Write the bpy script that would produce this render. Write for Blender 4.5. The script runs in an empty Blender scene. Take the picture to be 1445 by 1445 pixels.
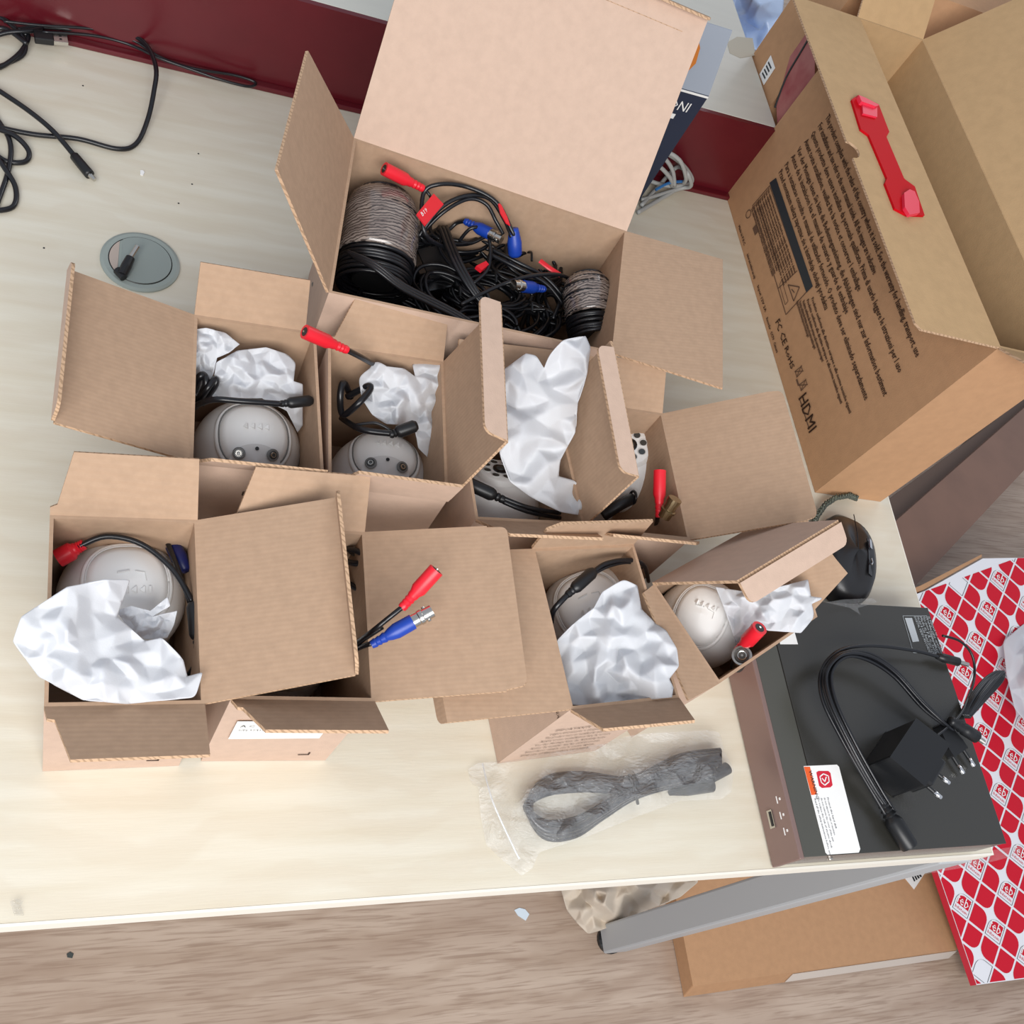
import bpy, bmesh, math, random
from mathutils import Vector as V, Matrix, noise
from mathutils.geometry import delaunay_2d_cdt, intersect_point_line
random.seed(7)
S=bpy.context.scene; COL=S.collection
# ---------------------------------------------------------------- camera (from the photograph's three vanishing points)
PC=(722.5,722.5); V1=(4107.,1009.); V3=(50.,1560.)
FP=math.sqrt(-((V1[0]-PC[0])*(V3[0]-PC[0])+(V1[1]-PC[1])*(V3[1]-PC[1])))
rx=V((V1[0]-PC[0],V1[1]-PC[1],FP)).normalized()
rz=-V((V3[0]-PC[0],V3[1]-PC[1],FP)).normalized()
ry=rz.cross(rx); EYE=V((0,0,.74))
cam=bpy.data.objects.new('camera',bpy.data.cameras.new('camera')); COL.objects.link(cam)
cam.data.sensor_width=36; cam.data.lens=36*FP/1445; cam.data.clip_start=.01
cam.matrix_world=Matrix(((rx.x,-rx.y,-rx.z,EYE.x),(ry.x,-ry.y,-ry.z,EYE.y),(rz.x,-rz.y,-rz.z,EYE.z),(0,0,0,1)))
S.camera=cam
# ---------------------------------------------------------------- light
S.view_settings.view_transform='Standard'; S.view_settings.look='None'; S.view_settings.gamma=1
S.view_settings.exposure=0.0
w=bpy.data.worlds.new('world'); S.world=w; w.use_nodes=True
bg=w.node_tree.nodes['Background']; bg.inputs[0].default_value=(.82,.88,1,1); bg.inputs[1].default_value=.54
def area(name,loc,target,sx,sy,power,col):
    l=bpy.data.lights.new(name,'AREA'); l.shape='RECTANGLE'; l.size=sx; l.size_y=sy; l.energy=power; l.color=col
    o=bpy.data.objects.new(name,l); COL.objects.link(o); o.location=loc
    o.rotation_euler=(V(target)-V(loc)).to_track_quat('-Z','Y').to_euler(); return o
area('window_light',(-.15,-1.15,1.3),(.22,.35,0),1.7,1.1,52,(1,.985,.965))
area('far_window_light',(2.6,2.8,1.7),(.5,.5,0),1.0,1.0,13,(.95,.97,1))

# ---------------------------------------------------------------- geometry helpers
def ray(px,py):
    d=V((px-PC[0],py-PC[1],FP)); return V((rx.dot(d),ry.dot(d),rz.dot(d)))
def at(px,py,z=0.):
    d=ray(px,py); return EYE+d*((z-EYE.z)/d.z)
def onpl(px,py,p0,n):
    d=ray(px,py); return EYE+d*((V(p0)-EYE).dot(n)/d.dot(n))
ORG={}
def tag(o,label=None,cat=None,group=None,kind=None):
    for k,v in (('label',label),('category',cat),('group',group),('kind',kind)):
        if v: o[k]=v
    return o
def root(name,loc,label,cat,group=None):
    o=bpy.data.objects.new(name,None); COL.objects.link(o); o.location=V(loc); o.empty_display_size=.02
    ORG[o.name]=V(loc); return tag(o,label,cat,group)
def build(name,vs,fs,mats,parent=None,mi=None,smooth=False,bevel=0,solid=0,uv=None):
    vs=[V(v) for v in vs]
    if parent is None:
        zc=min(v.z for v in vs); org=V((sum(v.x for v in vs)/len(vs),sum(v.y for v in vs)/len(vs),zc))
    else: org=ORG[parent.name]
    me=bpy.data.meshes.new(name); me.from_pydata([v-org for v in vs],[],fs)
    if not isinstance(mats,(list,tuple)): mats=[mats]
    for m in mats: me.materials.append(m)
    if mi: me.polygons.foreach_set('material_index',mi)
    if smooth: me.polygons.foreach_set('use_smooth',[True]*len(me.polygons))
    if uv:
        l=me.uv_layers.new(name='UVMap')
        for lp in me.loops: l.data[lp.index].uv=uv[lp.vertex_index]
    me.validate(); me.update()
    o=bpy.data.objects.new(name,me); COL.objects.link(o); ORG[o.name]=org
    if parent is None: o.location=org
    else: o.parent=parent
    if solid:
        m=o.modifiers.new('t','SOLIDIFY'); m.thickness=solid; m.offset=0
    if bevel:
        m=o.modifiers.new('b','BEVEL'); m.width=bevel; m.segments=2; m.limit_method='ANGLE'
    return o
class MB:
    def __init__(s): s.v=[];s.f=[];s.m=[]
    def add(s,vs,fs,mi=0):
        k=len(s.v); s.v+= [V(v) for v in vs]; s.f+=[tuple(i+k for i in f) for f in fs]; s.m+=[mi]*len(fs)
    def box(s,c,ax,ay,az,mi=0):   # centre, half axes
        c,ax,ay,az=map(V,(c,ax,ay,az)); vs=[c+i*ax+j*ay+k*az for k in(-1,1) for j in(-1,1) for i in(-1,1)]
        s.add(vs,[(0,2,3,1),(4,5,7,6),(0,1,5,4),(2,6,7,3),(0,4,6,2),(1,3,7,5)],mi)
    def prism(s,pts,d,mi=0,mside=None,mback=None):
        pts=[V(p) for p in pts]; d=V(d); n=len(pts)
        s.add(pts,[tuple(range(n))],mi); s.add([p+d for p in pts],[tuple(range(n-1,-1,-1))],mi if mback is None else mback)
        s.add(pts+[p+d for p in pts],[(i,i+n,(i+1)%n+n,(i+1)%n) for i in range(n)],mi if mside is None else mside)
    def lathe(s,p0,p1,prof,seg=16,mi=0,sx=1.,sy=1.,up=None):  # prof: (t along 0..1 , radius)
        p0,p1=V(p0),V(p1); d=(p1-p0); n=d.normalized()
        a=n.cross(V(up) if up else (V((0,0,1)) if abs(n.z)<.9 else V((1,0,0)))).normalized(); b=n.cross(a)
        vs=[];fs=[]
        for t,r in prof:
            for k in range(seg):
                q=2*math.pi*k/seg; vs.append(p0+d*t+a*(r*sx*math.cos(q))+b*(r*sy*math.sin(q)))
        for i in range(len(prof)-1):
            for k in range(seg):
                fs.append((i*seg+k,i*seg+(k+1)%seg,(i+1)*seg+(k+1)%seg,(i+1)*seg+k))
        fs.append(tuple(range(seg-1,-1,-1))); fs.append(tuple((len(prof)-1)*seg+k for k in range(seg)))
        s.add(vs,fs,mi)
    def tube(s,pts,r,seg=8,mi=0,sub=6,flat=1.):
        pts=[V(p) for p in pts]; P=[]
        if sub>1 and len(pts)>2:
            for i in range(len(pts)-1):
                a=pts[max(i-1,0)];b=pts[i];c=pts[i+1];d=pts[min(i+2,len(pts)-1)]
                for k in range(sub):
                    t=k/sub; P.append(.5*((2*b)+(c-a)*t+(2*a-5*b+4*c-d)*t*t+(3*b-a-3*c+d)*t**3))
            P.append(pts[-1])
        else: P=pts
        n0=None; vs=[];fs=[]
        for i,p in enumerate(P):
            t=(P[min(i+1,len(P)-1)]-P[max(i-1,0)]).normalized()
            if n0 is None: n0=t.cross(V((0,0,1)) if abs(t.z)<.9 else V((1,0,0))).normalized()
            else: n0=(n0-t*n0.dot(t)).normalized()
            b=t.cross(n0)
            for k in range(seg):
                q=2*math.pi*k/seg; vs.append(p+n0*(r*math.cos(q))+b*(r*flat*math.sin(q)))
        for i in range(len(P)-1):
            for k in range(seg): fs.append((i*seg+k,i*seg+(k+1)%seg,(i+1)*seg+(k+1)%seg,(i+1)*seg+k))
        fs.append(tuple(range(seg-1,-1,-1))); fs.append(tuple((len(P)-1)*seg+k for k in range(seg)))
        s.add(vs,fs,mi)
    def sphere(s,c,r,seg=32,rings=20,mi=0,sc=(1,1,1),ax=None):
        c=V(c); X,Y,Z=ax if ax else (V((1,0,0)),V((0,1,0)),V((0,0,1))); vs=[];fs=[]
        for i in range(rings+1):
            a=math.pi*i/rings
            for k in range(seg):
                q=2*math.pi*k/seg
                vs.append(c+X*(r*sc[0]*math.sin(a)*math.cos(q))+Y*(r*sc[1]*math.sin(a)*math.sin(q))+Z*(r*sc[2]*math.cos(a)))
        for i in range(rings):
            for k in range(seg): fs.append((i*seg+k,(i+1)*seg+k,(i+1)*seg+(k+1)%seg,i*seg+(k+1)%seg))
        s.add(vs,fs,mi)
    def torus(s,c,X,Y,R,r,seg=32,sg=8,mi=0,ry_=None):
        c,X,Y=V(c),V(X),V(Y); Z=X.cross(Y).normalized(); vs=[];fs=[]; R2=ry_ or R
        for k in range(seg):
            q=2*math.pi*k/seg; d=X*math.cos(q)*R+Y*math.sin(q)*R2; n=d.normalized()
            for j in range(sg):
                p=2*math.pi*j/sg; vs.append(c+d+n*(r*math.cos(p))+Z*(r*math.sin(p)))
        for k in range(seg):
            for j in range(sg): fs.append((k*sg+j,((k+1)%seg)*sg+j,((k+1)%seg)*sg+(j+1)%sg,k*sg+(j+1)%sg))
        s.add(vs,fs,mi)
    def build(s,name,mats,parent=None,**k): return build(name,s.v,s.f,mats,parent,mi=s.m,**k)
# ---------------------------------------------------------------- materials
def lin(c): return tuple(((x/255)/12.92 if x/255<=.04045 else ((x/255+.055)/1.055)**2.4) for x in c)+(1,)
def mat(name,rgb,rough=.6,metal=0,spec=.5,noise_=0,nscale=40,bump=0,bscale=200,trans=0,coat=0,alpha=1,rgb2=None,stretch=None,sss=0):
    m=bpy.data.materials.new(name); m.use_nodes=True; nt=m.node_tree; b=nt.nodes['Principled BSDF']
    b.inputs['Base Color'].default_value=lin(rgb); b.inputs['Roughness'].default_value=rough; b.inputs['Metallic'].default_value=metal
    b.inputs['Specular IOR Level'].default_value=spec; b.inputs['Coat Weight'].default_value=coat; b.inputs['Transmission Weight'].default_value=trans
    b.inputs['Alpha'].default_value=alpha
    tc=nt.nodes.new('ShaderNodeTexCoord'); mp=nt.nodes.new('ShaderNodeMapping'); nt.links.new(tc.outputs['Object'],mp.inputs[0])
    if stretch: mp.inputs['Scale'].default_value=stretch
    if noise_ or rgb2:
        n=nt.nodes.new('ShaderNodeTexNoise'); n.inputs['Scale'].default_value=nscale; n.inputs['Detail'].default_value=5
        nt.links.new(mp.outputs[0],n.inputs[0])
        mx=nt.nodes.new('ShaderNodeMix'); mx.data_type='RGBA'
        c=lin(rgb); mx.inputs[6].default_value=c
        mx.inputs[7].default_value=lin(rgb2) if rgb2 else tuple(x*(1-noise_) for x in c[:3])+(1,)
        r=nt.nodes.new('ShaderNodeValToRGB'); r.color_ramp.elements[0].position=.35; r.color_ramp.elements[1].position=.7
        nt.links.new(n.outputs[0],r.inputs[0]); nt.links.new(r.outputs[0],mx.inputs[0]); nt.links.new(mx.outputs[2],b.inputs['Base Color'])
    if bump:
        n2=nt.nodes.new('ShaderNodeTexNoise'); n2.inputs['Scale'].default_value=bscale; nt.links.new(mp.outputs[0],n2.inputs[0])
        bp=nt.nodes.new('ShaderNodeBump'); bp.inputs['Strength'].default_value=bump; bp.inputs['Distance'].default_value=.002
        nt.links.new(n2.outputs[0],bp.inputs['Height']); nt.links.new(bp.outputs[0],b.inputs['Normal'])
    return m
def stripes(m,scale,rgb_dark,amount=1,direction='X',dist=0,sharp=(.35,.55),bump=0):
    nt=m.node_tree; b=nt.nodes['Principled BSDF']
    tc=nt.nodes.new('ShaderNodeTexCoord'); wv=nt.nodes.new('ShaderNodeTexWave'); wv.bands_direction=direction
    wv.inputs['Scale'].default_value=scale; wv.inputs['Distortion'].default_value=dist; wv.inputs['Detail'].default_value=3
    nt.links.new(tc.outputs['Object'],wv.inputs[0])
    r=nt.nodes.new('ShaderNodeValToRGB'); r.color_ramp.elements[0].position=sharp[0]; r.color_ramp.elements[1].position=sharp[1]
    r.color_ramp.elements[0].color=(amount,)*3+(1,); r.color_ramp.elements[1].color=(0,0,0,1)
    nt.links.new(wv.outputs['Fac'],r.inputs[0])
    mx=nt.nodes.new('ShaderNodeMix'); mx.data_type='RGBA'
    l=[k for k in nt.links if k.to_socket==b.inputs['Base Color']]
    if l: nt.links.new(l[0].from_socket,mx.inputs[6])
    else: mx.inputs[6].default_value=b.inputs['Base Color'].default_value
    mx.inputs[7].default_value=lin(rgb_dark); nt.links.new(r.outputs[0],mx.inputs[0]); nt.links.new(mx.outputs[2],b.inputs['Base Color'])
    if bump:
        bp=nt.nodes.new('ShaderNodeBump'); bp.inputs['Strength'].default_value=bump; bp.inputs['Distance'].default_value=.0004
        nt.links.new(wv.outputs['Fac'],bp.inputs['Height']); nt.links.new(bp.outputs[0],b.inputs['Normal'])
    return m
K_IN=stripes(mat('kraft_inside',(181,152,127),.85,spec=.2,noise_=.10,nscale=160,bump=.15,bscale=900),95,(172,142,116),.22,'Y',1.5,bump=.08)
K_OUT=mat('kraft_outside',(202,175,156),.8,spec=.25,noise_=.07,nscale=120,bump=.1,bscale=900)
K_EDGE=stripes(mat('kraft_cut_edge',(196,164,134),.9,spec=.1),150,(122,96,74),.5,'DIAGONAL',7,(.15,.45))
K_OR=mat('kraft_brown',(190,147,110),.8,spec=.25,noise_=.08,nscale=90,bump=.1,bscale=700)
K_OR_IN=mat('kraft_brown_inside',(190,158,118),.85,spec=.2,noise_=.08,nscale=90,bump=.1,bscale=700)
KM=[K_IN,K_OUT,K_EDGE]
DESK=mat('desk_laminate',(220,215,199),.33,spec=.5,rgb2=(212,204,184),nscale=6,stretch=(1.2,14,14),bump=.05,bscale=60)
stripes(DESK,9,(210,200,180),.35,'Y',9,(.2,.6))
DESK_EDGE=mat('desk_edge_white',(238,234,222),.4)
MAROON=mat('maroon_laminate',(96,22,32),.3,spec=.5,noise_=.1,nscale=30)
UP_DESK=mat('raised_desk_top',(207,206,196),.4,noise_=.05,nscale=8,stretch=(1,9,9))
FLOOR=mat('floor_laminate_oak',(196,176,158),.4,rgb2=(178,156,138),nscale=2.2,stretch=(1.,7,1))
stripes(FLOOR,7,(170,147,128),.6,'Y',5.5,(.0,.5))
def grain(m,sc,stretch,dark,amt):
    nt=m.node_tree; b=nt.nodes['Principled BSDF']; tc=nt.nodes.new('ShaderNodeTexCoord'); mp=nt.nodes.new('ShaderNodeMapping'); mp.inputs['Scale'].default_value=stretch
    n=nt.nodes.new('ShaderNodeTexNoise'); n.inputs['Scale'].default_value=sc; n.inputs['Detail'].default_value=8; n.inputs['Distortion'].default_value=.6
    nt.links.new(tc.outputs['Object'],mp.inputs[0]); nt.links.new(mp.outputs[0],n.inputs[0]); r=nt.nodes.new('ShaderNodeValToRGB')
    r.color_ramp.elements[0].position=.36; r.color_ramp.elements[0].color=(amt,)*3+(1,); r.color_ramp.elements[1].position=.52; r.color_ramp.elements[1].color=(0,0,0,1)
    nt.links.new(n.outputs[0],r.inputs[0]); mx=nt.nodes.new('ShaderNodeMix'); mx.data_type='RGBA'; l=[k for k in nt.links if k.to_socket==b.inputs['Base Color']][0]
    nt.links.new(l.from_socket,mx.inputs[6]); mx.inputs[7].default_value=lin(dark); nt.links.new(r.outputs[0],mx.inputs[0]); nt.links.new(mx.outputs[2],b.inputs['Base Color'])
grain(FLOOR,6,(2.2,46,1),(140,115,97),.55); grain(FLOOR,2.2,(1.,8,1),(162,138,120),.45)
BLK=mat('black_plastic',(24,25,27),.4,spec=.5)
BLKG=mat('black_gloss',(14,14,16),.16,spec=.6)
CABLE=mat('black_cable',(20,21,25),.3,spec=.55)
GREYC=mat('grey_cable',(170,172,170),.45)
RED=mat('red_plastic',(226,32,48),.38)
REDH=mat('red_handle_plastic',(190,6,22),.6,spec=.12)
REDL=mat('pale_red_clip',(226,48,76),.5)
BLUE=mat('blue_plastic',(22,62,160),.38)
METAL=mat('nickel_metal',(205,202,195),.22,metal=1)
CHROME=mat('chrome',(235,235,235),.08,metal=1)
WHT=mat('camera_white_plastic',(246,246,244),.35,spec=.5)
WHT2=mat('camera_white_recess',(222,221,219),.4)
GLASS=mat('led_window_glass',(60,64,64),.1,spec=.8)
RINGG=mat('lens_ring_grey',(120,120,118),.3)
FOAM=mat('white_foam_sheet',(236,238,241),.5,spec=.35,bump=.08,bscale=900)
nt=FOAM.node_tree; _b=nt.nodes['Principled BSDF']; _o=[n for n in nt.nodes if n.type=='OUTPUT_MATERIAL'][0]
_t=nt.nodes.new('ShaderNodeBsdfTranslucent'); _t.inputs[0].default_value=(.86,.88,.92,1); _x=nt.nodes.new('ShaderNodeMixShader'); _x.inputs[0].default_value=.4
nt.links.new(_b.outputs[0],_x.inputs[1]); nt.links.new(_t.outputs[0],_x.inputs[2]); nt.links.new(_x.outputs[0],_o.inputs[0])
PAPER=mat('white_paper',(240,240,238),.7)
INKT=mat('brown_print_ink',(100,72,54),.8)
INK=mat('dark_ink',(62,40,30),.8)
INKB=mat('black_ink',(38,44,50),.6)
LEG=mat('grey_leg_paint',(176,180,183),.4,spec=.4)
def clear(name,tint,transp,rough=.12,bumpn=.4,bs=60):
    m=bpy.data.materials.new(name); m.use_nodes=True; nt=m.node_tree; b=nt.nodes['Principled BSDF']
    b.inputs['Base Color'].default_value=tint+(1,); b.inputs['Roughness'].default_value=rough; b.inputs['Specular IOR Level'].default_value=1
    n=nt.nodes.new('ShaderNodeTexNoise'); n.inputs['Scale'].default_value=bs; bp=nt.nodes.new('ShaderNodeBump'); bp.inputs['Strength'].default_value=bumpn; bp.inputs['Distance'].default_value=.003
    nt.links.new(n.outputs[0],bp.inputs['Height']); nt.links.new(bp.outputs[0],b.inputs['Normal'])
    t=nt.nodes.new('ShaderNodeBsdfTransparent'); x=nt.nodes.new('ShaderNodeMixShader'); x.inputs[0].default_value=1-transp
    o=[n for n in nt.nodes if n.type=='OUTPUT_MATERIAL'][0]
    nt.links.new(t.outputs[0],x.inputs[1]); nt.links.new(b.outputs[0],x.inputs[2]); nt.links.new(x.outputs[0],o.inputs[0]); return m
CLEAR=clear('clear_plastic_film',(.93,.95,.97),.82,rough=.07,bumpn=1,bs=38)
FILM=stripes(mat('wrapped_cable_film',(150,138,130),.25,spec=.8,coat=.4,rgb2=(96,84,80),nscale=22,stretch=(3,30,3)),120,(50,42,40),.9,'Y',6,(.15,.45))
# ---------------------------------------------------------------- setting: floor, desk, raised desk
o=build('floor',[(-2.5,-2,-.74),(4,-2,-.74),(4,4,-.74),(-2.5,4,-.74)],[(0,1,2,3)],FLOOR); tag(o,kind='structure')
XF,XB=.808,.845
desk=root('desk',(.15,.5,-.74),'pale birch laminate desk with white front edge carrying the open boxes','desk')
def slab(name,x0,x1,y0,y1,z0,z1,m,p=None,bev=0,**k):
    b=MB(); b.box(((x0+x1)/2,(y0+y1)/2,(z0+z1)/2),((x1-x0)/2,0,0),(0,(y1-y0)/2,0),(0,0,(z1-z0)/2)); return b.build(name,m,p,bevel=bev,**k)
b=MB(); b.prism([(-.55,.1015,0),(XF,.1015,0),(XB,.925,0),(-.55,.925,0)],(0,0,-.022)); b.build('tabletop',DESK,desk)
slab('edge_band',-.55,XF+.0005,.0995,.1015,-.022,.0003,DESK_EDGE,desk)
b=MB(); b.prism([(XF,.0995,.0002),(XF+.0012,.0995,.0002),(XB+.0012,.925,.0002),(XB,.925,.0002)],(0,0,-.0222)); b.build('edge_band',DESK_EDGE,desk)
b=MB(); b.box((.783,.118,-.375),(.02,0,0),(0,.02,0),(0,0,.353)); lg=b.build('leg',LEG,desk,bevel=.003)
b=MB(); b.lathe((.783,.118,-.728),(.783,.118,-.74),[(0,.016),(.4,.021),(1,.021)],20); b.build('foot_glide',BLK,lg)
b=MB(); b.box((.783,.88,-.375),(.02,0,0),(0,.02,0),(0,0,.353)); b.build('leg',LEG,desk,bevel=.003)
b=MB(); b.box((-.5,.118,-.375),(.02,0,0),(0,.02,0),(0,0,.353)); b.build('leg',LEG,desk,bevel=.003)
b=MB(); b.box((-.5,.88,-.375),(.02,0,0),(0,.02,0),(0,0,.353)); b.build('leg',LEG,desk,bevel=.003)
# cable grommet set in the desk
gc=at(198,371,0); gr=root('cable_grommet',gc,'grey oval plastic cable grommet let into the desk at upper left','grommet')
GR=mat('grommet_grey',(150,160,155),.45); GR2=mat('grommet_lid_grey',(142,152,148),.4)
b=MB(); b.lathe(gc,gc+V((0,0,.003)),[(0,.0335),(.6,.0335),(1,.031),(1,.0262)],48); b.build('rim',GR,gr,smooth=False)
b=MB()
pts=[]
c0=gc+V((0,0,.0031))
for k in range(49):
    q=2*math.pi*k/48; p=c0+V((math.cos(q)*.026,math.sin(q)*.026,0)); pts.append(p)
lidp=[p for p in pts[:-1] if (p-c0).x>-.0165]
lidp.sort(key=lambda p:math.atan2((p-c0).y,(p-c0).x)); b.prism(lidp,(0,0,.0008)); b.build('cover',GR2,gr)
b=MB(); hp=[p-V((0,0,-.0001)) for p in pts[:-1] if (p-c0).x<-.0165]; hp.sort(key=lambda p:-(p-c0).y)
b.prism(hp,(0,0,.0003)); b.build('opening',mat('opening_pale',(182,168,158),.8),gr)
b=MB(); b.torus(gc+V((0,0,.0032)),(1,0,0),(0,1,0),.0265,.0004,48,4); b.build('seam',BLK,gr)
# raised desk behind with maroon modesty board
rd=root('raised_desk',(.1,1.3,-.74),'higher pale-topped desk behind with maroon front board','desk')
slab('tabletop',-.6,.724,.9232,1.75,.09,.108,UP_DESK,rd,.001)
slab('front_board',-.6,.7235,.9172,.9230,.0004,.1078,MAROON,rd)
slab('ledge_strip',-.6,.722,.9082,.9170,.0002,.006,MAROON,rd,.001)
slab('side_panel',.70,.722,.941,1.74,-.7395,.0899,MAROON,rd); slab('side_panel',-.6,-.58,.941,1.74,-.7395,.0899,MAROON,rd)
b=MB(); b.prism([at(x,y,.1082) for x,y in [(1026,60),(1040,52),(1062,54),(1066,78),(1045,82),(1030,75)]],(0,0,.0002)); b.build('worn_patch',mat('worn_board',(192,186,170),.8),rd)
# ---------------------------------------------------------------- cardboard boxes
T=.0022
def panelpoly(name,pts,nrm,parent,mats=KM,thick=T):
    """pts coplanar, nrm = side towards the inside of the box"""
    b=MB(); n=V(nrm).normalized(); c=sum((V(p) for p in pts),V())/len(pts)
    area_n=V()
    for i in range(len(pts)): area_n+= (V(pts[i])-c).cross(V(pts[(i+1)%len(pts)])-c)
    if area_n.dot(n)<0: pts=pts[::-1]
    b.prism(pts,-n*thick,0,2,1); return b.build(name,mats,parent)
class Flap: pass
def flap(parent,A,B,outw,theta,uv,name='flap',mats=KM,thick=T):
    A,B=V(A),V(B); u=(B-A); L=u.length; u=u/L
    ow=u.cross(V((0,0,1))).normalized()
    if ow.dot(V(tuple(outw)+(0,)))<0: ow=-ow
    t=math.radians(theta); v=ow*math.cos(t)+V((0,0,1))*math.sin(t); n=-ow*math.sin(t)+V((0,0,1))*math.cos(t)
    pts=[A]+[A+u*a+v*c for a,c in uv]+[B]
    o=panelpoly(name,pts,n,parent,mats,thick)
    f=Flap(); f.o=o;f.A=A;f.B=B;f.u=u;f.v=v;f.n=n;f.P=lambda a,c,h=0.:A+u*a+v*c+n*h; f.L=L; return f
def lip(F,e0,e1,phi,w,r=.007,mats=KM,name='tuck_lip'):
    """fold along the outer edge e0-e1 (uv), phi = fold angle towards the inside"""
    a,b=F.P(*e0),F.P(*e1); u=(b-a); L=u.length; u=u/L; v0=F.n.cross(u)
    if v0.dot(F.v)<0: v0=-v0
    t=math.radians(phi); v=v0*math.cos(t)+F.n*math.sin(t); n=-v0*math.sin(t)+F.n*math.cos(t)
    pts=[a]
    for k in range(5):
        q=math.pi/2*k/4; pts.append(a+u*(r-r*math.cos(q)+.001)+v*(w-r+r*math.sin(q)))
    for k in range(5):
        q=math.pi/2*(1-k/4); pts.append(a+u*(L-(r-r*math.cos(q))-.001)+v*(w-r+r*math.sin(q)))
    pts.append(b); return panelpoly(name,pts,n,F.o,mats)
def carton(name,rim,H,label,mats=KM,group=None,cat='box',z0=0.0):
    """rim: FL,FR,BR,BL xy"""
    c=sum((V(p+(0,)) for p in rim),V())/4; r=root(name,(c.x,c.y,z0),label,cat,group)
    R=[V(p+(0,)) for p in rim]; I=[]
    for i in range(4):
        p=R[i]; d1=(R[(i+1)%4]-p).normalized(); d2=(R[(i-1)%4]-p).normalized(); I.append(p+(d1+d2)*T)
    up=V((0,0,1)); z=z0+.0004
    ot=[p+up*H for p in R]; ob=[p+up*z for p in R]; it=[p+up*H for p in I]; ib=[p+up*(z+T) for p in I]
    vs=ob+ot+it+ib; fs=[];mi=[]
    for i in range(4):
        j=(i+1)%4
        fs.append((i,j,4+j,4+i)); mi.append(1); fs.append((4+i,4+j,8+j,8+i)); mi.append(0); fs.append((8+i,8+j,12+j,12+i)); mi.append(0)
    fs+=[(3,2,1,0),(12,13,14,15)]; mi+=[1,0]
    build('body',vs,fs,mats,r,mi=mi)
    r_=Flap(); r_.o=r; r_.T=[p+up*H for p in R]; return r_
H=.138
G='open small brown camera cartons'
def tz(x,y): return (x,y)
b1=carton('carton',[(-.013,.196),(.074,.198),(.067,.321),(-.020,.317)],H,'small open carton at the front left corner, white foam sheet spilling over its left side',group=G)
FL,FR,BR,BL=b1.T
f=flap(b1.o,BL,BR,(0,1),48,[(0,.005),(.004,.007),(.012,.041),(.085,.041)])
f=flap(b1.o,FL,FR,(0,-1),30,[(.002,.010),(.006,.011),(.015,.042),(.087,.042)])
f=flap(b1.o,FR,BR,(1,0),25,[(.001,.09),(.122,.09)],'lid'); lip(f,(.001,.09),(.122,.09),78,.016); L1=f
b2=carton('carton',[(.089,.201),(.178,.200),(.178,.321),(.087,.320)],H,'open carton with a white address sticker on its front, beside the front left carton',group=G)
FL,FR,BR,BL=b2.T
flap(b2.o,BL,BR,(0,1),52,[(0,.005),(.004,.007),(.012,.041),(.088,.041)])
flap(b2.o,FL,FR,(0,-1),45,[(.003,.010),(.006,.011),(.016,.038),(.089,.038)])
f=flap(b2.o,FR,BR,(1,0),15,[(0,.085),(.121,.085)],'lid'); lip(f,(.001,.085),(.12,.085),8,.014,.005); L2=f
bA=carton('carton',[(.061,.365),(.151,.364),(.149,.488),(.061,.488)],H,'small open carton with its lid flung out to the left just below the grommet',group=G)
FL,FR,BR,BL=bA.T
flap(bA.o,BL,BR,(0,1),52,[(0,.038),(.078,.038),(.08,.004)])
flap(bA.o,FL,FR,(0,-1),64,[(.01,.035),(.085,.035)])
f=flap(bA.o,FL,BL,(-1,0),20,[(.0,.088),(.121,.088)],'lid'); lip(f,(.001,.088),(.12,.088),82,.014)
bB=carton('carton',[(.154,.357),(.242,.353),(.250,.478),(.158,.478)],H,'small open carton in the middle back, red plug on its left edge, lid upright',group=G)
FL,FR,BR,BL=bB.T
flap(bB.o,BL,BR,(0,1),55,[(0,.006),(.004,.007),(.014,.038),(.088,.035)])
flap(bB.o,FL,FR,(0,-1),76,[(.012,.038),(.086,.038)])
f=flap(bB.o,FR,BR,(1,0),82,[(.0,.084),(.116,.088)],'lid'); lip(f,(.0,.084),(.116,.088),84,.018)
bC=carton('carton',[(.262,.338),(.352,.341),(.345,.460),(.257,.456)],H,'small open carton with a tall white foam sheet standing up out of it',group=G)
FL,FR,BR,BL=bC.T
flap(bC.o,BL,BR,(0,1),40,[(0,.036),(.088,.036)])
flap(bC.o,FL,FR,(0,-1),48,[(.012,.038),(.086,.038)])
f=flap(bC.o,FR,BR,(1,0),86,[(.0,.074),(.098,.084),(.112,.084)],'lid'); lip(f,(.0,.074),(.105,.084),84,.016)
bD=carton('carton',[(.357,.337),(.445,.335),(.446,.456),(.357,.458)],H,'small open carton whose wide lid leans right against the tall printed carton',group=G)
FL,FR,BR,BL=bD.T
flap(bD.o,BL,BR,(0,1),38,[(0,.040),(.085,.040)])
flap(bD.o,FL,FR,(0,-1),58,[(.0,.036),(.07,.038),(.088,.014)])
f=flap(bD.o,FR,BR,(1,0),31,[(0,.09),(.124,.09)],'lid'); lip(f,(0,.09),(.124,.09),4,.012,.006)
bE=carton('carton',[(.316,.195),(.405,.204),(.392,.327),(.304,.317)],H,'small open carton standing just above the bagged black cable, text printed on its front',group=G)
FL,FR,BR,BL=bE.T
flap(bE.o,BL,BR,(0,1),88,[(0,.028),(.009,.036),(.086,.036)])
flap(bE.o,FL,FR,(0,-1),52,[(.004,.037),(.074,.041)])
f=flap(bE.o,FL,BL,(-1,0),0,[(0,.091),(.122,.091)],'lid'); lip(f,(0,.091),(.122,.091),-80,.012)
bF=carton('carton',[(.442,.215),(.552,.273),(.512,.351),(.402,.293)],H,'small open carton turned diagonally beside the black recorder and the mouse',group=G)
FL,FR,BR,BL=bF.T
flap(bF.o,FL,BL,(-1,0),8,[(.002,.036),(.086,.013)])
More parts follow.
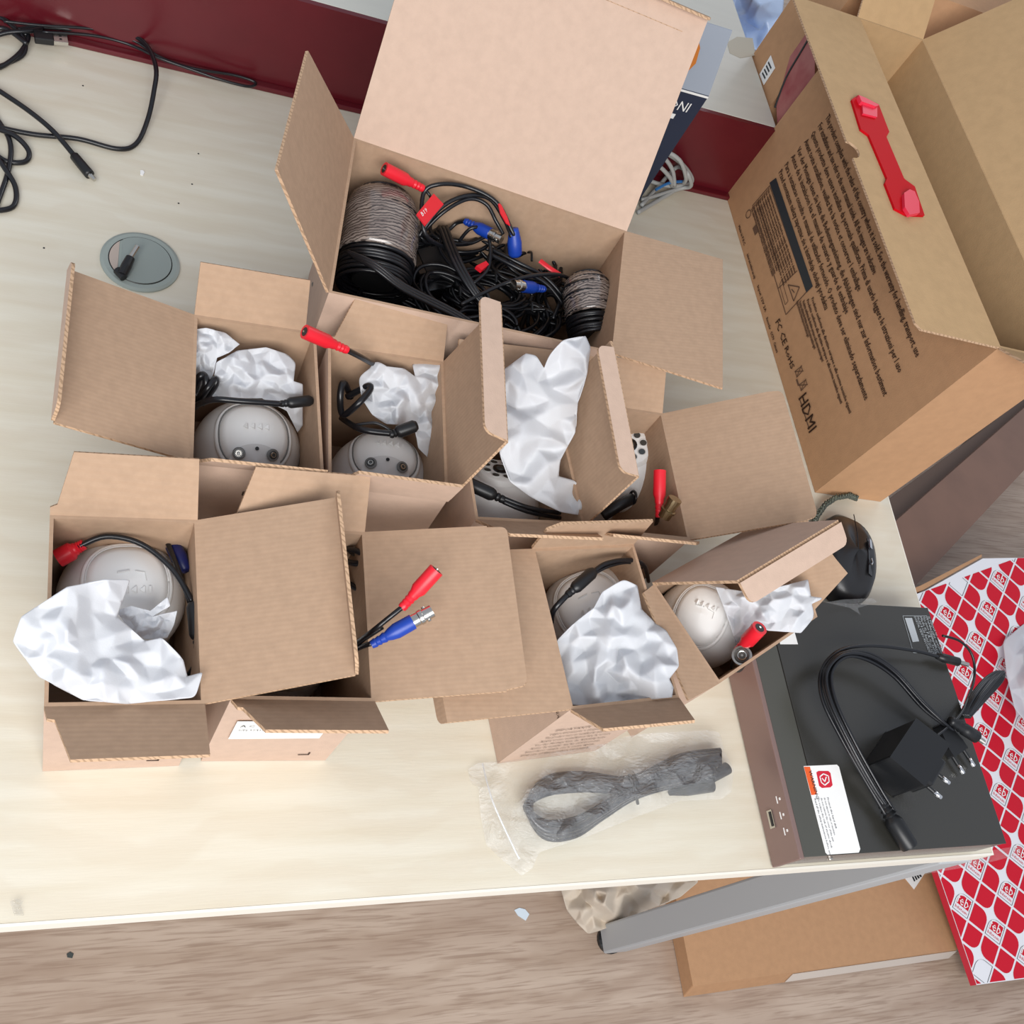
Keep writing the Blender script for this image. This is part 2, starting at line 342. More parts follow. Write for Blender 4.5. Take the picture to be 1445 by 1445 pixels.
flap(bF.o,FR,BR,(1,1),40,[(.006,.002),(.016,.04),(.031,.039),(.080,.039)])
f=flap(bF.o,BL,BR,(-1,1),114,[(-.006,.092),(.114,.092)],'lid'); lip(f,(-.006,.092),(.114,.092),84,.017)
# stickers and small prints
def text_mesh(s,size,extr=0.):
    cu=bpy.data.curves.new('t','FONT'); cu.body=s; cu.size=size; cu.extrude=extr; cu.resolution_u=1
    ob=bpy.data.objects.new('t',cu); COL.objects.link(ob); bpy.context.view_layer.update()
    me=bpy.data.meshes.new_from_object(ob.evaluated_get(bpy.context.evaluated_depsgraph_get()))
    vs=[v.co.copy() for v in me.vertices]; fs=[tuple(p.vertices) for p in me.polygons]
    bpy.data.objects.remove(ob); bpy.data.curves.remove(cu); bpy.data.meshes.remove(me); return vs,fs
def put_text(b,s,size,o,X,Y,fit=None,off=.0003,mi=0,sh=1.):
    vs,fs=text_mesh(s,size)
    if not vs: return
    X,Y=V(X).normalized(),V(Y).normalized(); n=X.cross(Y)
    w=max(v.x for v in vs); k=(fit/w) if fit else 1
    b.add([V(o)+X*(v.x*k)+Y*(v.y*sh)+n*off for v in vs],fs,mi)
def quadp(a,b_,c,d): return [V(a),V(b_),V(c),V(d)]
# box two sticker
y0=.2003
def fr(xx,zz,yy=.2): return V((xx,yy-.0004,zz))
st=MB(); st.prism([fr(.099,.098),fr(.099,.060),fr(.160,.060),fr(.160,.098)],(0,-.0003,0)); so=st.build('address_sticker',PAPER,b2.o)
tb=MB(); put_text(tb,'A.C  DOME CAMERA',.006,fr(.102,.088,.1993),(1,0,0),(0,0,1)); put_text(tb,'S/N 30416',.004,fr(.102,.080,.1993),(1,0,0),(0,0,1))
tb.build('sticker_print',INKB,so)
# small ink marks low on front faces
for bx,x,yy in ((b1.o,.055,.1975),(b2.o,.158,.2)):
    t=MB(); t.box(fr(x,.018,yy),(.004,0,0),(0,.0001,0),(0,0,.0006)); t.box(fr(x+.0035,.0205,yy),(.0006,0,0),(0,.0001,0),(0,0,.0025)); t.build('corner_mark',INK,bx)
# box E printed front
A_=V((.316,.195,0)); Ux=(V((.405,.204,0))-A_).normalized(); Ny=V((Ux.y,-Ux.x,0))
t=MB()
rows=['IMPORTANTE','Leggere attentamente le istruzioni prima dell uso','The product must be installed by qualified staff','Avant toute installation lire la notice','Vor der Montage bitte die Anleitung lesen','Antes de instalar lea las instrucciones','El producto cumple con la norma vigente','Dispose of this product separately']
for i,s in enumerate(rows[::-1]):
    put_text(t,s,.0055,A_+Ux*.012+Ny*.0006+V((0,0,.018+i*.0095)),Ux,(0,0,1),fit=.062 if i<7 else .03)
t.build('printed_text',INK,bE.o)
t=MB()
for k in range(4): put_text(t,['24','4','C','2'][k],.006,V((.3155-.0006,.20+.011*k,.118-.004*k)),(0,-1,0),(0,0,1))
t.build('printed_marks',INK,bE.o)
t=MB(); put_text(t,'EZHAMZA',.008,V((.10,.3637,.1)),(1,0,0),(0,0,1))
t.build('printed_marks',INK,bA.o)
st=MB(); st.prism([V((.190,.3551,.05)),V((.190,.3551,.07)),V((.225,.3535,.07)),V((.225,.3535,.05))],(0,-.0006,0)); st.build('address_sticker',PAPER,bB.o)
# ---------------------------------------------------------------- big cable carton
HB=.17
bb=carton('large_carton',[(.152,.501),(.388,.486),(.428,.629),(.179,.670)],HB,'large open carton full of black cables with its wide lid raised at the back')
FL,FR,BR,BL=bb.T
KM2=[K_OUT,K_IN,K_EDGE]
f=flap(bb.o,BL,BR,(0,1),56,[(.004,.182),(.2525,.182)],'lid',mats=KM2); LB=f
lip(f,(.004,.182),(.2525,.182),100,.010,.003,mats=KM2)
cr=MB(); cr.tube([f.P(.01,.166,.0001),f.P(.235,.166,.0001)],.0003,4,sub=1); cr.build('crease',K_EDGE,f.o)
flap(bb.o,FL,BL,(-1,0),60,[(0,.113),(.133,.106)])
flap(bb.o,FR,BR,(1,0),5,[(0,.098),(.155,.095)])
# ---------------------------------------------------------------- tall printed carton
HT=.262; KT=[K_OR_IN,K_OR,K_EDGE]
tb_=carton('tall_carton',[(.722,.482),(.812,.479),(.812,.922),(.720,.922)],HT,'tall brown carton printed with safety text, open on top, standing at the right desk edge',mats=KT)
NU=at(1206,212,HT).y-.482
FL,FR,BR,BL=tb_.T
f=flap(tb_.o,FL,BL,(-1,0),0,[(.004,.088),(.010,.092),(NU-.011,.090)]+[(NU-.011*math.cos(q*math.pi/8),.090-.011*math.sin(q*math.pi/8)) for q in range(1,8)]+[(NU+.011,.090),(.44,.087),(.44,.02)],'handle_flap',mats=KT); HF=f
flap(tb_.o,BL,BR,(0,1),50,[(.0,.085),(.09,.085)],mats=KT)
flap(tb_.o,FL,FR,(0,-1),32,[(.0,.07),(.088,.07)],mats=KT)
flap(tb_.o,FR,BR,(1,0),48,[(.0,.25),(.443,.25)],'lid',mats=KT)
# red carrying handle, lying on the flap
def hp(x,y,h=0): p=onpl(x,y,(0,0,HT+h),V((0,0,1))); return p
hd=root('carrying_handle',hp(1245,215),'red plastic carrying handle clipped on the tall carton flap','handle')
outl=[(1202,140),(1211,134),(1240,147),(1255,186),(1251,193),(1276,252),(1291,263),(1305,304),(1280,303),(1263,294),(1249,258),(1252,251),(1226,190),(1215,182)]
b=MB(); b.prism([hp(x,y,.0026) for x,y in outl],(0,0,-.0024)); b.build('strap',REDH,hd,bevel=.0008)
b=MB(); b.prism([hp(x,y,.007) for x,y in [(1212,134),(1222,138),(1241,148),(1236,150),(1216,143)]],(0,0,-.0044)); b.prism([hp(x,y,.0045) for x,y in [(1217,144),(1238,150),(1238,165),(1218,160)]],(0,0,-.0019)); b.build('clip',REDL,hd,bevel=.0005)
b=MB(); b.prism([hp(x,y,.006) for x,y in [(1276,272),(1284,267),(1291,270),(1297,284),(1298,300),(1284,303),(1277,292)]],(0,0,-.0035)); b.build('clip',REDL,hd,bevel=.0008)
# print on the text side (plane x ~ .721)
pA=V((.7197,.922,0)); pU=(V((.7217,.482,0))-pA).normalized(); pn=pU.cross(V((0,0,1)))
if pn.x>0: pn=-pn
def tp(x,y): p=onpl(x,y,pA+pn*.0004,pn); return p
def line_text(t,s,a,b_,hh,bold=True):
    A,B=tp(*a),tp(*b_); L=(B-A).dot(pU); A.z=(A.z+B.z)/2-hh*.35
    for k,(ox,oz) in enumerate(((0,0),(.0004,0),(0,.0003),(.0004,.0003)) if bold else ((0,0),)): put_text(t,s,hh,A+pU*ox+V((0,0,oz)),pU,V((0,0,1)),fit=L,off=.0002)
t=MB()
txt=[('The product complies with the rules of the country where it is sold. See the warranty for handling, transport, use',(1166,165),(1298,500)),
('For installation and use refer to the user manual inside. All the images are indicative',(1156,176),(1236,384)),
('Questo prodotto deve essere installato da personale qualificato. Prima di usarlo leggere le istruzioni per l uso',(1147,186),(1271,524)),
('Avant toute installation, veuillez lire la notice et conserver l emballage',(1137,198),(1214,408)),
('Vor der Montage lesen Sie bitte die Bedienungsanleitung, die Abbildungen sind nur zur Information bestimmt',(1127,209),(1250,557)),
('Antes de la instalacion lea el manual de usuario y guarde el embalaje',(1118,220),(1197,440)),
('Para a instalacao consulte o manual de utilizador fornecido. O produto deve ser eliminado separadamente',(1109,231),(1224,562)),
('Przed montazem nalezy zapoznac sie z instrukcja obslugi produktu',(1100,242),(1168,434))]
for s,a,b_ in txt: line_text(t,s,a,b_,.0105)
for k in range(5):
    a=(1148-7*k+ (0),418+3*k); e=[(1198,584),(1186,570),(1161,510),(1152,490),(1146,470)][k]
    line_text(t,'Prodotto conforme alle direttive europee e alle norme tecniche vigenti',a,e,.006)
for k in range(10):
    a=(1084-3.0*k,266+3.6*k); e=(1122-3.0*k,384+3.6*k if k<6 else 352+3.6*k)
    line_text(t,'This equipment has been tested and found to comply with the limits for a device',a,e,.0045)
for k in range(4): line_text(t,['Made in P.R.C.','Indoor and outdoor use only','Input 12V 2A','Recorder   CCTV   Camera'][k],[(1043,318),(1056,357),(1070,402),(1083,447)][k],[(1051,346),(1064,394),(1080,440),(1096,498)][k],.005)
line_text(t,'FC',(1096,452),(1102,464),.012); line_text(t,'CE',(1102,470),(1109,484),.012); line_text(t,'RoHS',(1108,490),(1120,518),.010)
line_text(t,'HDMI',(1131,557),(1148,606),.020)
t.build('printed_text',INKT,tb_.o)
def tz2(x,y,dx=0,dz=0): return tp(x,y)+pU*dx+V((0,0,dz))
t=MB()
bar=[tp(1086,258),tp(1095,251),tp(1147,404),tp(1138,413)]; t.prism(bar,pn*.0002)
t.build('printed_black_bar',INKB,tb_.o)
t=MB()
def strok(pts,r=.0006,closed=True):
    pts=list(pts)+([pts[0]] if closed else [])
    for i in range(len(pts)-1):
        a,c=pts[i],pts[i+1]; d=(c-a).normalized(); s=d.cross(pn)*r; t.add([a-s,a+s,c+s,c-s],[(0,1,2,3)])
strok([tp(1062,290),tp(1086,262),tp(1138,412),tp(1109,444)]); strok([tp(1098,407),tp(1125,382)],closed=False)
strok([tp(1112,402),tp(1128,405),tp(1120,425)],.0007); strok([tp(1117,408),tp(1121,413)],.0007,False)
o0=tp(1124,522)
for q in (tp(1122,524),tp(1128,543)):
    strok([q,q+pU*.008,q+pU*.007+V((0,0,.011)),q+pU*.001+V((0,0,.011))],.0005); strok([q+V((0,0,-.001)),q+pU*.008+V((0,0,.012))],.0005,False); strok([q+pU*.008+V((0,0,-.001)),q+V((0,0,.012))],.0005,False)
q=tp(1124,535); strok([q,q+pU*.009],.0012,False)
strok([tp(1103,395),tp(1112,425),tp(1108,430),tp(1100,402)],.0004)
a=tp(1056,302)
for k in range(12):
    q1=2*math.pi*k/12;q2=2*math.pi*(k+1)/12; strok([a+pU*math.cos(q1)*.005+V((0,0,math.sin(q1)*.005)),a+pU*math.cos(q2)*.005+V((0,0,math.sin(q2)*.005))],.0006,False)
a=tp(1062,322); t.add([a,a+pU*.012,a+pU*.012+V((0,0,.008)),a+V((0,0,.008))],[(0,1,2,3)])
a=tp(1128,562); strok([a,tp(1142,606)],.0007,False)
t.build('printed_symbols',INKT,tb_.o)
# ---------------------------------------------------------------- dome cameras
def frame(d,up):
    d=V(d).normalized(); x=V(up).cross(d).normalized(); return x,d.cross(x),d     # X right, Y up, Z facing
def conn_red(mb,p0,p1,r=.0048,mi=0):
    mb.lathe(p0,p1,[(0,.55*r),(.06,.62*r),(.10,.55*r),(.14,.64*r),(.18,.55*r),(.22,.68*r),(.27,.58*r),(.32,.72*r),(.38,.72*r),(.48,r),(1,r)],16,mi)
def dc_jack(parent,p0,p1,r=.0048,name='power_connector'):
    b=MB(); conn_red(b,p0,p1,r); o=b.build(name,RED,parent,smooth=True); o.modifiers.new('e','EDGE_SPLIT')
    d=(V(p1)-V(p0)).normalized(); c=MB(); c.lathe(V(p1)-d*.0003,V(p1)+d*.0002,[(0,r*.62),(1,r*.62)],16); c.build('socket',BLK,o)
    c=MB(); c.lathe(V(p1),V(p1)+d*.001,[(0,r*.15),(1,r*.15)],8); c.build('centre_pin',METAL,o); return o
def bnc(parent,p0,p1,r=.0048,name='video_connector'):
    p0,p1=V(p0),V(p1); d=p1-p0
    b=MB(); b.lathe(p0,p0+d*.68,[(0,.5*r),(.1,.6*r),(.13,.5*r),(.2,.62*r),(.23,.52*r),(.32,.68*r),(.36,.58*r),(.45,.8*r),(.6,r),(1,r*.98)],16); o=b.build(name,BLUE,parent,smooth=True); o.modifiers.new('e','EDGE_SPLIT')
    b=MB(); b.lathe(p0+d*.68,p1,[(0,.85*r),(.3,.85*r),(.34,.95*r),(.5,.95*r),(.54,.82*r),(1,.82*r)],18); m=b.build('metal_barrel',METAL,o,smooth=True); m.modifiers.new('e','EDGE_SPLIT')
    b=MB(); n=d.normalized(); s=n.cross(V((0,0,1))).normalized(); b.lathe(p0+d*.9-s*r,p0+d*.9+s*r,[(0,r*.22),(1,r*.22)],8); b.build('bayonet_lug',METAL,o); return o
GC='white dome cameras lying in the cartons'
def face_px(c,px,py,r=.041):
    d=ray(px,py).normalized(); o=EYE-V(c); b_=o.dot(d); q=b_*b_-(o.dot(o)-r*r)
    return (o+d*(-b_-math.sqrt(max(q,0)))).normalized()
def camera_unit(c,face,up,kind,label,r=.041,ea=.72,ee=.72):
    """kind 'back': smooth visor panel with raised arrows; 'eyes': plus two lamps; 'ring': face plate with infrared lamps"""
    c=V(c); X,Y,Z=frame(face,up); rt=root('security_camera',(c.x,c.y,.0035),label,'camera',GC)
    def P(a,e,rr):   # spherical placing around facing axis: a to the right, e up (radians)
        return c+(Z*math.cos(e)*math.cos(a)+X*math.cos(e)*math.sin(a)+Y*math.sin(e))*rr
    b=MB(); b.sphere(c,r,48,32,ax=(X,Y,Z)); b.build('housing',WHT,rt,smooth=True)
    b=MB(); b.lathe((c.x,c.y,.0038),(c.x,c.y,c.z-r*.55),[(0,.037),(.5,.037),(.75,.033),(1,.026)],40); b.build('base_ring',WHT,rt,smooth=True)
    if kind in('back','eyes'):
        # visor: raised shell with super-elliptic outline
        n=56; rings=[(1.06,0),(1.03,.8),(.95,1.),(.92,.55),(.88,.5),(.86,.9),(.7,1.),(.35,1.),(0,1.)]
        vs=[];fs=[]
        def so(q,s):
            cx,sx=math.cos(q),math.sin(q); k=(abs(cx)**2.9+abs(sx)**2.9)**(-1/2.9); return cx*k*ea*s,sx*k*ee*s
        for s,hh in rings:
            for k in range(n):
                a,e=so(2*math.pi*k/n,s); vs.append(P(a,e+.04,r+.0016*hh))
        for i in range(len(rings)-1):
            for k in range(n): fs.append((i*n+k,i*n+(k+1)%n,(i+1)*n+(k+1)%n,(i+1)*n+k))
        build('visor',vs,fs,WHT,rt,smooth=True)
        b=MB(); pts=[]
        for k in range(n+1):
            a,e=so(2*math.pi*k/n,.90); pts.append(P(a,e+.04,r+.0011))
        b.tube(pts,.00055,6,sub=1); b.build('visor_seam',WHT2 if kind=='back' else RINGG,rt,smooth=True)
        b=MB()
        for k in range(4):
            a0=-.22+k*.12; e0=.12 if kind=='eyes' else (-.12 if r>.04 else .22)
            b.add([P(a0,e0,r+.0016),P(a0+.07,e0+.05,r+.0034),P(a0+.07,e0-.05,r+.0034),P(a0+.09,e0+.05,r+.0016),P(a0+.09,e0-.05,r+.0016)],[(0,1,2),(1,3,4,2),(0,3,1),(0,2,4)])
        a0,e0=(.27,.12) if kind=='eyes' else (.27,-.12 if r>.04 else .22)
        b.add([P(a0,e0+.05,r+.003),P(a0+.04,e0+.05,r+.003),P(a0+.04,e0-.05,r+.003),P(a0,e0-.05,r+.003)],[(0,1,2,3)])
        b.build('raised_arrows',WHT,rt)
        if kind=='back':
            b=MB(); b.tube([P(-.16,.16,r+.0018),P(.02,.18,r+.0018)],.0006,6,sub=1); b.tube([P(.1,.17,r+.0018),P(.24,.15,r+.0018),P(.25,.02,r+.0018)],.0004,6,sub=1); b.build('moulded_line',WHT2,rt)
    if kind=='eyes':
        b=MB(); q=P(0,-.27,r+.0005); nn=(q-c).normalized(); xx=X; yy=nn.cross(xx).normalized()
        vs=[];
        for k in range(40):
            t=2*math.pi*k/40; vs.append(P(math.cos(t)*.50,-.50+math.sin(t)*.30,r+.0024))
        vs.append(P(0,-.50,r+.0028)); b.add(vs,[(k,(k+1)%40,40) for k in range(40)]); b.build('eye_plate',WHT2,rt)
        for sx in(-1,1):
            q=P(sx*.30,-.36,r+.0026); nn=(q-c).normalized(); xx=nn.cross(V((0,0,1))).normalized(); yy=nn.cross(xx)
            b=MB(); b.lathe(q,q+nn*.0012,[(0,.0046),(.8,.0046),(1,.0038)],24); e=b.build('infrared_lamp',RINGG,rt)
            b=MB(); b.lathe(q+nn*.0011,q+nn*.0016,[(0,.0033),(1,.0028)],20); b.build('lamp_glass',GLASS,e)
            b=MB(); b.torus(q+nn*.0018,xx,yy,.0017,.0005,16,6); b.build('lamp_ring',METAL,e)
        q=P(.01,-.28,r+.0027); nn=(q-c).normalized(); b=MB(); b.lathe(q,q+nn*.0006,[(0,.0014),(1,.0014)],14); b.build('light_sensor',BLK,rt)
    if kind=='ring':
        q=c+Z*(r*.86); b=MB(); b.lathe(q,q+Z*(r*.13),[(0,r*.50),(.5,r*.47),(.85,r*.44),(1,r*.40)],48); fp=b.build('face_plate',WHT,rt,smooth=True); fp.modifiers.new('e','EDGE_SPLIT')
        f0=c+Z*(r*.991)
        for k in range(8):
            t=2*math.pi*k/8+.12; p=f0+(X*math.cos(t)+Y*math.sin(t))*(r*.29); b=MB(); b.lathe(p,p+Z*.0006,[(0,.0032),(1,.0029)],20); e=b.build('infrared_lamp',GLASS,rt)
            b=MB(); b.torus(p+Z*.0005,X,Y,.0033,.0004,20,5); b.build('lamp_rim',WHT2,e,smooth=True)
        b=MB(); b.lathe(f0,f0+Z*.0016,[(0,.0062),(.8,.0062),(1,.005)],32); e=b.build('lens',BLKG,rt); b=MB(); b.sphere(f0+Z*.0012,.004,20,12,sc=(1,1,.3),ax=(X,Y,Z)); b.build('lens_glass',GLASS,e,smooth=True)
    return rt
def wire(parent,pts,r=.0019,name='cable',m=None,**k):
    b=MB(); b.tube(pts,r,10,**k); return b.build(name,m or CABLE,parent,smooth=True)
def sleeve(parent,p0,p1,r=.0042,name='cable_sleeve',m=None):
    b=MB(); b.lathe(p0,p1,[(0,.5*r),(.05,.62*r),(.10,.62*r),(.12,.5*r),(.16,.66*r),(.2,.66*r),(.22,.5*r),(.26,.8*r),(.34,r),(.9,r),(1,.72*r)],16)
    o=b.build(name,m or BLK,parent,smooth=True); o.modifiers.new('e','EDGE_SPLIT'); return o
def cen(rim,z): 
    c=sum((V(p+(0,)) for p in rim),V())/4; return (c.x,c.y,z)
# camera in carton one
c=at(172,845,.072); c1=camera_unit(c,face_px(c,182,822),(-.12,1,-.1),'back','white dome camera in the front left carton with red and blue plugs round it')
wire(c1,[at(110,772,.115),at(150,757,.122),at(200,768,.122),at(245,805,.12),at(272,850,.118)])
wire(c1,[at(236,765,.105),at(250,800,.112),at(268,850,.116)],.0017,name='cable')
wire(c1,[at(278,908,.116),at(280,930,.108),at(266,955,.085),at(262,960,.05)],.0022)
sleeve(c1,at(281,918,.114),at(274,850,.12),.0052)
dc_jack(c1,at(119,768,.115),at(82,788,.108),.006)
b=MB(); b.lathe(at(262,805,.106),at(232,745,.095),[(0,.003),(.3,.0055),(1,.0055)],14); b.build('video_connector',mat('deep_blue_plastic',(18,30,92),.4),c1,smooth=True)
# camera two
c=at(412,893,.070); c2=camera_unit(c,(.1,-.2,1),(.1,1,0),'back','white dome camera mostly hidden under the front left carton lid')
wire(c2,[at(380,712,.112),at(396,706,.118),at(412,712,.112)],.0019)
wire(c2,[at(470,775,.10),at(505,778,.128),at(535,805,.132),at(538,828,.128),at(515,835,.12),at(480,815,.10),at(470,800,.07)],.0021)
wire(c2,[at(470,785,.095),at(500,795,.12),at(512,790,.124),at(490,775,.105)],.0021)
wire(c2,[at(480,925,.09),at(520,895,.15),at(545,875,.165),at(570,855,.172)],.0017); wire(c2,[at(480,930,.088),at(505,915,.14),at(524,908,.16)],.0017); wire(c2,[at(480,930,.080),at(500,912,.14),at(540,885,.16)],.0015)
dc_jack(c2,at(567,858,.170),at(616,804,.19),.0052); bnc(c2,at(524,910,.160),at(610,862,.178),.0052)
# camera A
c=at(348,640,.062); cA=camera_unit(c,face_px(c,361,612),(-.05,1,0),'eyes','white dome camera in the back left carton showing two small lamps')
wire(cA,[at(270,575,.10),at(300,564,.128),at(340,566,.133),at(398,570,.131)],.0022)
sleeve(cA,at(395,570,.131),at(440,565,.128),.0042)
wire(cA,[at(272,560,.09),at(280,534,.12),at(288,530,.122),at(290,545,.118),at(276,572,.10)],.0027); wire(cA,[at(275,575,.09),at(290,552,.118),at(303,535,.122),at(303,545,.118),at(285,570,.1)],.0024)
# camera B
c=at(533,684,.060); cB=camera_unit(c,face_px(c,546,634),(.1,1,0),'eyes','white dome camera in the back middle carton, black cable laid over its top')
wire(cB,[at(482,590,.10),at(510,606,.125),at(553,612,.13)],.0024); wire(cB,[at(500,600,.12),at(530,597,.128),at(552,608,.128)],.0011)
sleeve(cB,at(550,614,.131),at(588,600,.136),.0048)
wire(cB,[at(495,560,.10),at(485,540,.125),at(480,560,.122),at(484,585,.11),at(505,570,.126),at(522,550,.13),at(518,545,.128),at(490,560,.11)],.0026)
wire(cB,[at(540,522,.12),at(515,507,.15),at(488,493,.17)],.0022); dc_jack(cB,at(490,494,.170),at(430,468,.185),.0052)
# camera C (ring) and D (ring)
c=at(692,722,.058); cC=camera_unit(c,face_px(c,706,662),(-.6,.6,0),'ring','white dome camera under the long foam sheet, row of dark lamps showing')
sleeve(cC,at(712,706,.128),at(656,680,.126),.0052)
wire(cC,[at(710,703,.128),at(745,716,.128),at(790,724,.12)],.0018); wire(cC,[at(710,708,.128),at(745,722,.126),at(790,731,.112)],.0018); wire(cC,[at(654,679,.126),at(640,672,.11)],.0018)
c=at(882,660,.066); cD=camera_unit(c,face_px(c,889,628),(-.7,.7,0),'ring','white dome camera with black round lens, in the carton below the leaning lid')
for t in (0,): pass
wire(cD,[at(850,728,.08),at(875,712,.09),at(892,704,.09)],.0052,m=BLK); b=MB(); b.torus(at(893,702,.092),(0,1,0),(0,0,1),.0055,.0012,20,6); b.build('cable_grommet_ring',CABLE,cD,smooth=True)
wire(cD,[at(925,745,.09),at(930,720,.125)],.002); dc_jack(cD,at(930,730,.128),at(931,664,.142),.0052)
b=MB(); b.lathe(at(937,730,.132),at(953,704,.148),[(0,.0052),(.3,.0052),(.32,.0064),(.42,.0064),(.44,.005),(.75,.005),(.77,.0058),(1,.0058)],18); b.build('video_connector',mat('brass_nickel',(165,150,120),.3,metal=1),cD)
# camera E, F
c=at(835,868,.070); cE=camera_unit(c,face_px(c,832,852),(-.25,1,0),'back','white dome camera half covered by foam in the carton above the bagged cable')
wire(cE,[at(778,878,.10),at(782,860,.124),at(805,835,.132)],.0022); sleeve(cE,at(800,840,.132),at(838,806,.134),.0048)
wire(cE,[at(836,808,.134),at(855,795,.136),at(885,790,.134),at(908,797,.125),at(915,820,.09)],.0018); wire(cE,[at(838,810,.134),at(860,799,.134),at(888,794,.13),at(905,802,.118)],.0012)
c=at(988,880,.072); cF=camera_unit(c,face_px(c,988,868,.0385),(.55,.75,0),'back','white dome camera in the diagonal carton beside the recorder',r=.0385,ea=.6,ee=.78)
dc_jack(cF,at(1040,920,.118),at(1072,886,.150),.0062)
b=MB(); p=at(1046,929,.118); q=at(1047,925,.128); b.lathe(p,q,[(0,.0068),(.6,.0068),(.62,.0078),(1,.0078),(1,.0062),(.7,.0062),(.7,.003),(.95,.003)],24); vc=b.build('video_connector',METAL,cF); n_=(q-p).normalized(); b=MB(); b.lathe(q,q+n_*.0003,[(0,.0056),(1,.0056)],20); v2=b.build('insulator',mat('insulator_grey',(90,88,84),.6),vc); b=MB(); b.torus(q+n_*.0006,n_.orthogonal().normalized(),n_.cross(n_.orthogonal().normalized()),.0034,.0006,20,5); b.build('inner_ring',METAL,vc); b=MB(); b.lathe(q,q+n_*.0012,[(0,.001),(1,.001)],8); b.build('centre_pin',METAL,vc)
b=MB(); b.lathe(at(1040,940,.095),p,[(0,.0055),(1,.006)],14); b.build('connector_boot',BLK,cF)
# ---------------------------------------------------------------- foam sheets
def tri(x): x=x-math.floor(x); return abs(2*x-1)
def crumple(name,outline,inner,label,cat,m=FOAM,amp=.006,lam=46,step=7,seed=1,thick=.0007,parent=None,kind=None,group=None,fine=.25):
    rnd=random.Random(seed); ctl=[(x,y,z) for x,y,z in outline]+[(x,y,z) for x,y,z in inner]; g=lam*.36
    ob=[]
    for i in range(len(outline)):
        a=outline[i]; c=outline[(i+1)%len(outline)]; d=math.hypot(c[0]-a[0],c[1]-a[1]); n=max(1,int(d/(g*.9)))
        for k in range(n): ob.append((a[0]+(c[0]-a[0])*k/n,a[1]+(c[1]-a[1])*k/n))
    xs=[p[0] for p in ob]; ys=[p[1] for p in ob]
    def inside(x,y):
        r=False;n=len(ob)
        for i in range(n):
            x1,y1=ob[i];x2,y2=ob[i-1]
            if (y1>y)!=(y2>y) and x<(x2-x1)*(y-y1)/(y2-y1)+x1: r=not r
        return r
    pts=[V(p) for p in ob]; n0=len(pts); tries=0
    while tries<3000:
        tries+=1; px,py=rnd.uniform(min(xs),max(xs)),rnd.uniform(min(ys),max(ys)); gg=g*rnd.choice((.55,.8,1.2))
        if inside(px,py) and min((px-q.x)**2+(py-q.y)**2 for q in pts)>gg*gg: pts.append(V((px,py)))
    res=delaunay_2d_cdt(pts,[(i,(i+1)%n0) for i in range(n0)],[],1,1e-4); vs=[]
    for i,v in enumerate(res[0]):
        x,y=v.x,v.y; sw=0;sz=0
        for cx,cy,cz in ctl:
            wgt=1/((x-cx)**2+(y-cy)**2+30)**1.5; sw+=wgt; sz+=wgt*cz
        vs.append(at(x,y,sz/sw+amp*rnd.uniform(-1,1)*(.9 if i>=n0 else .35)))
    fs=[tuple(t) for t in res[2] if inside(sum(res[0][i].x for i in t)/len(t),sum(res[0][i].y for i in t)/len(t))]
    o=build(name,vs,fs,m,parent,smooth=True); me=o.data
    at_=me.attributes.new('crease_edge','FLOAT','EDGE')
    for e_ in me.edges: at_.data[e_.index].value=rnd.choice((.1,.35,.75,.9))
    md=o.modifiers.new('fold','SUBSURF'); md.levels=3; md.render_levels=3; md.boundary_smooth='PRESERVE_CORNERS'
    if m.name!='clear_plastic_film': tx=o.modifiers.new('t','SOLIDIFY'); tx.thickness=thick; tx.offset=0
    if label: tag(o,label,cat,group,kind)
    return o
GF='white foam wrapping sheets in the cartons'
crumple('foam_sheet',[(18,905,.165),(30,870,.172),(95,828,.182),(150,818,.178),(183,818,.160),(172,850,.150),(165,870,.15),(205,905,.146),(228,900,.15),(258,930,.146),(264,955,.142),(286,949,.148),(276,984,.143),(182,993,.141),(118,988,.146),(55,955,.15)],[(90,880,.176),(150,940,.158),(100,935,.166),(150,900,.160)],'white foam sheet draped out over the left wall of the front left carton','packaging',seed=3,group=GF,lam=70,amp=.006,step=5)
crumple('foam_sheet',[(165,862,.128),(185,855,.134),(212,862,.132),(236,843,.138),(240,855,.136),(215,870,.132),(250,862,.132),(246,880,.128),(236,900,.122),(205,902,.122),(180,885,.124)],[(205,880,.134)],'small scrap of translucent foam on the camera in the front left carton','packaging',seed=4,group=GF,amp=.003,lam=25,step=5)
crumple('foam_sheet',[(271,466,.130),(290,463,.136),(318,470,.138),(338,486,.134),(322,498,.132),(306,505,.125),(300,530,.115),(285,560,.10),(268,556,.1)],[(295,485,.134)],'twisted foam sheet standing in the far left corner of the back left carton','packaging',seed=5,group=GF,amp=.004,lam=30,step=5)
crumple('foam_sheet',[(305,512,.122),(335,495,.130),(375,490,.130),(405,500,.130),(417,512,.128),(414,538,.125),(427,542,.122),(427,600,.10),(420,610,.09),(405,580,.11),(370,562,.115),(298,562,.105)],[(350,520,.130),(390,530,.128)],'foam sheet crumpled behind the camera in the back left carton','packaging',seed=6,group=GF,amp=.005,lam=40,step=6)
crumple('foam_sheet',[(505,532,.126),(522,520,.136),(530,508,.142),(545,517,.138),(570,520,.134),(586,532,.132),(582,515,.134),(600,506,.134),(626,508,.134),(626,550,.126),(612,590,.112),(603,645,.10),(590,632,.105),(585,600,.112),(545,598,.118),(525,585,.118),(512,565,.12)],[(570,560,.132),(600,535,.130),(560,585,.125)],'foam sheet bunched beside the upright lid in the back middle carton','packaging',seed=8,group=GF,amp=.006,lam=40,step=4)
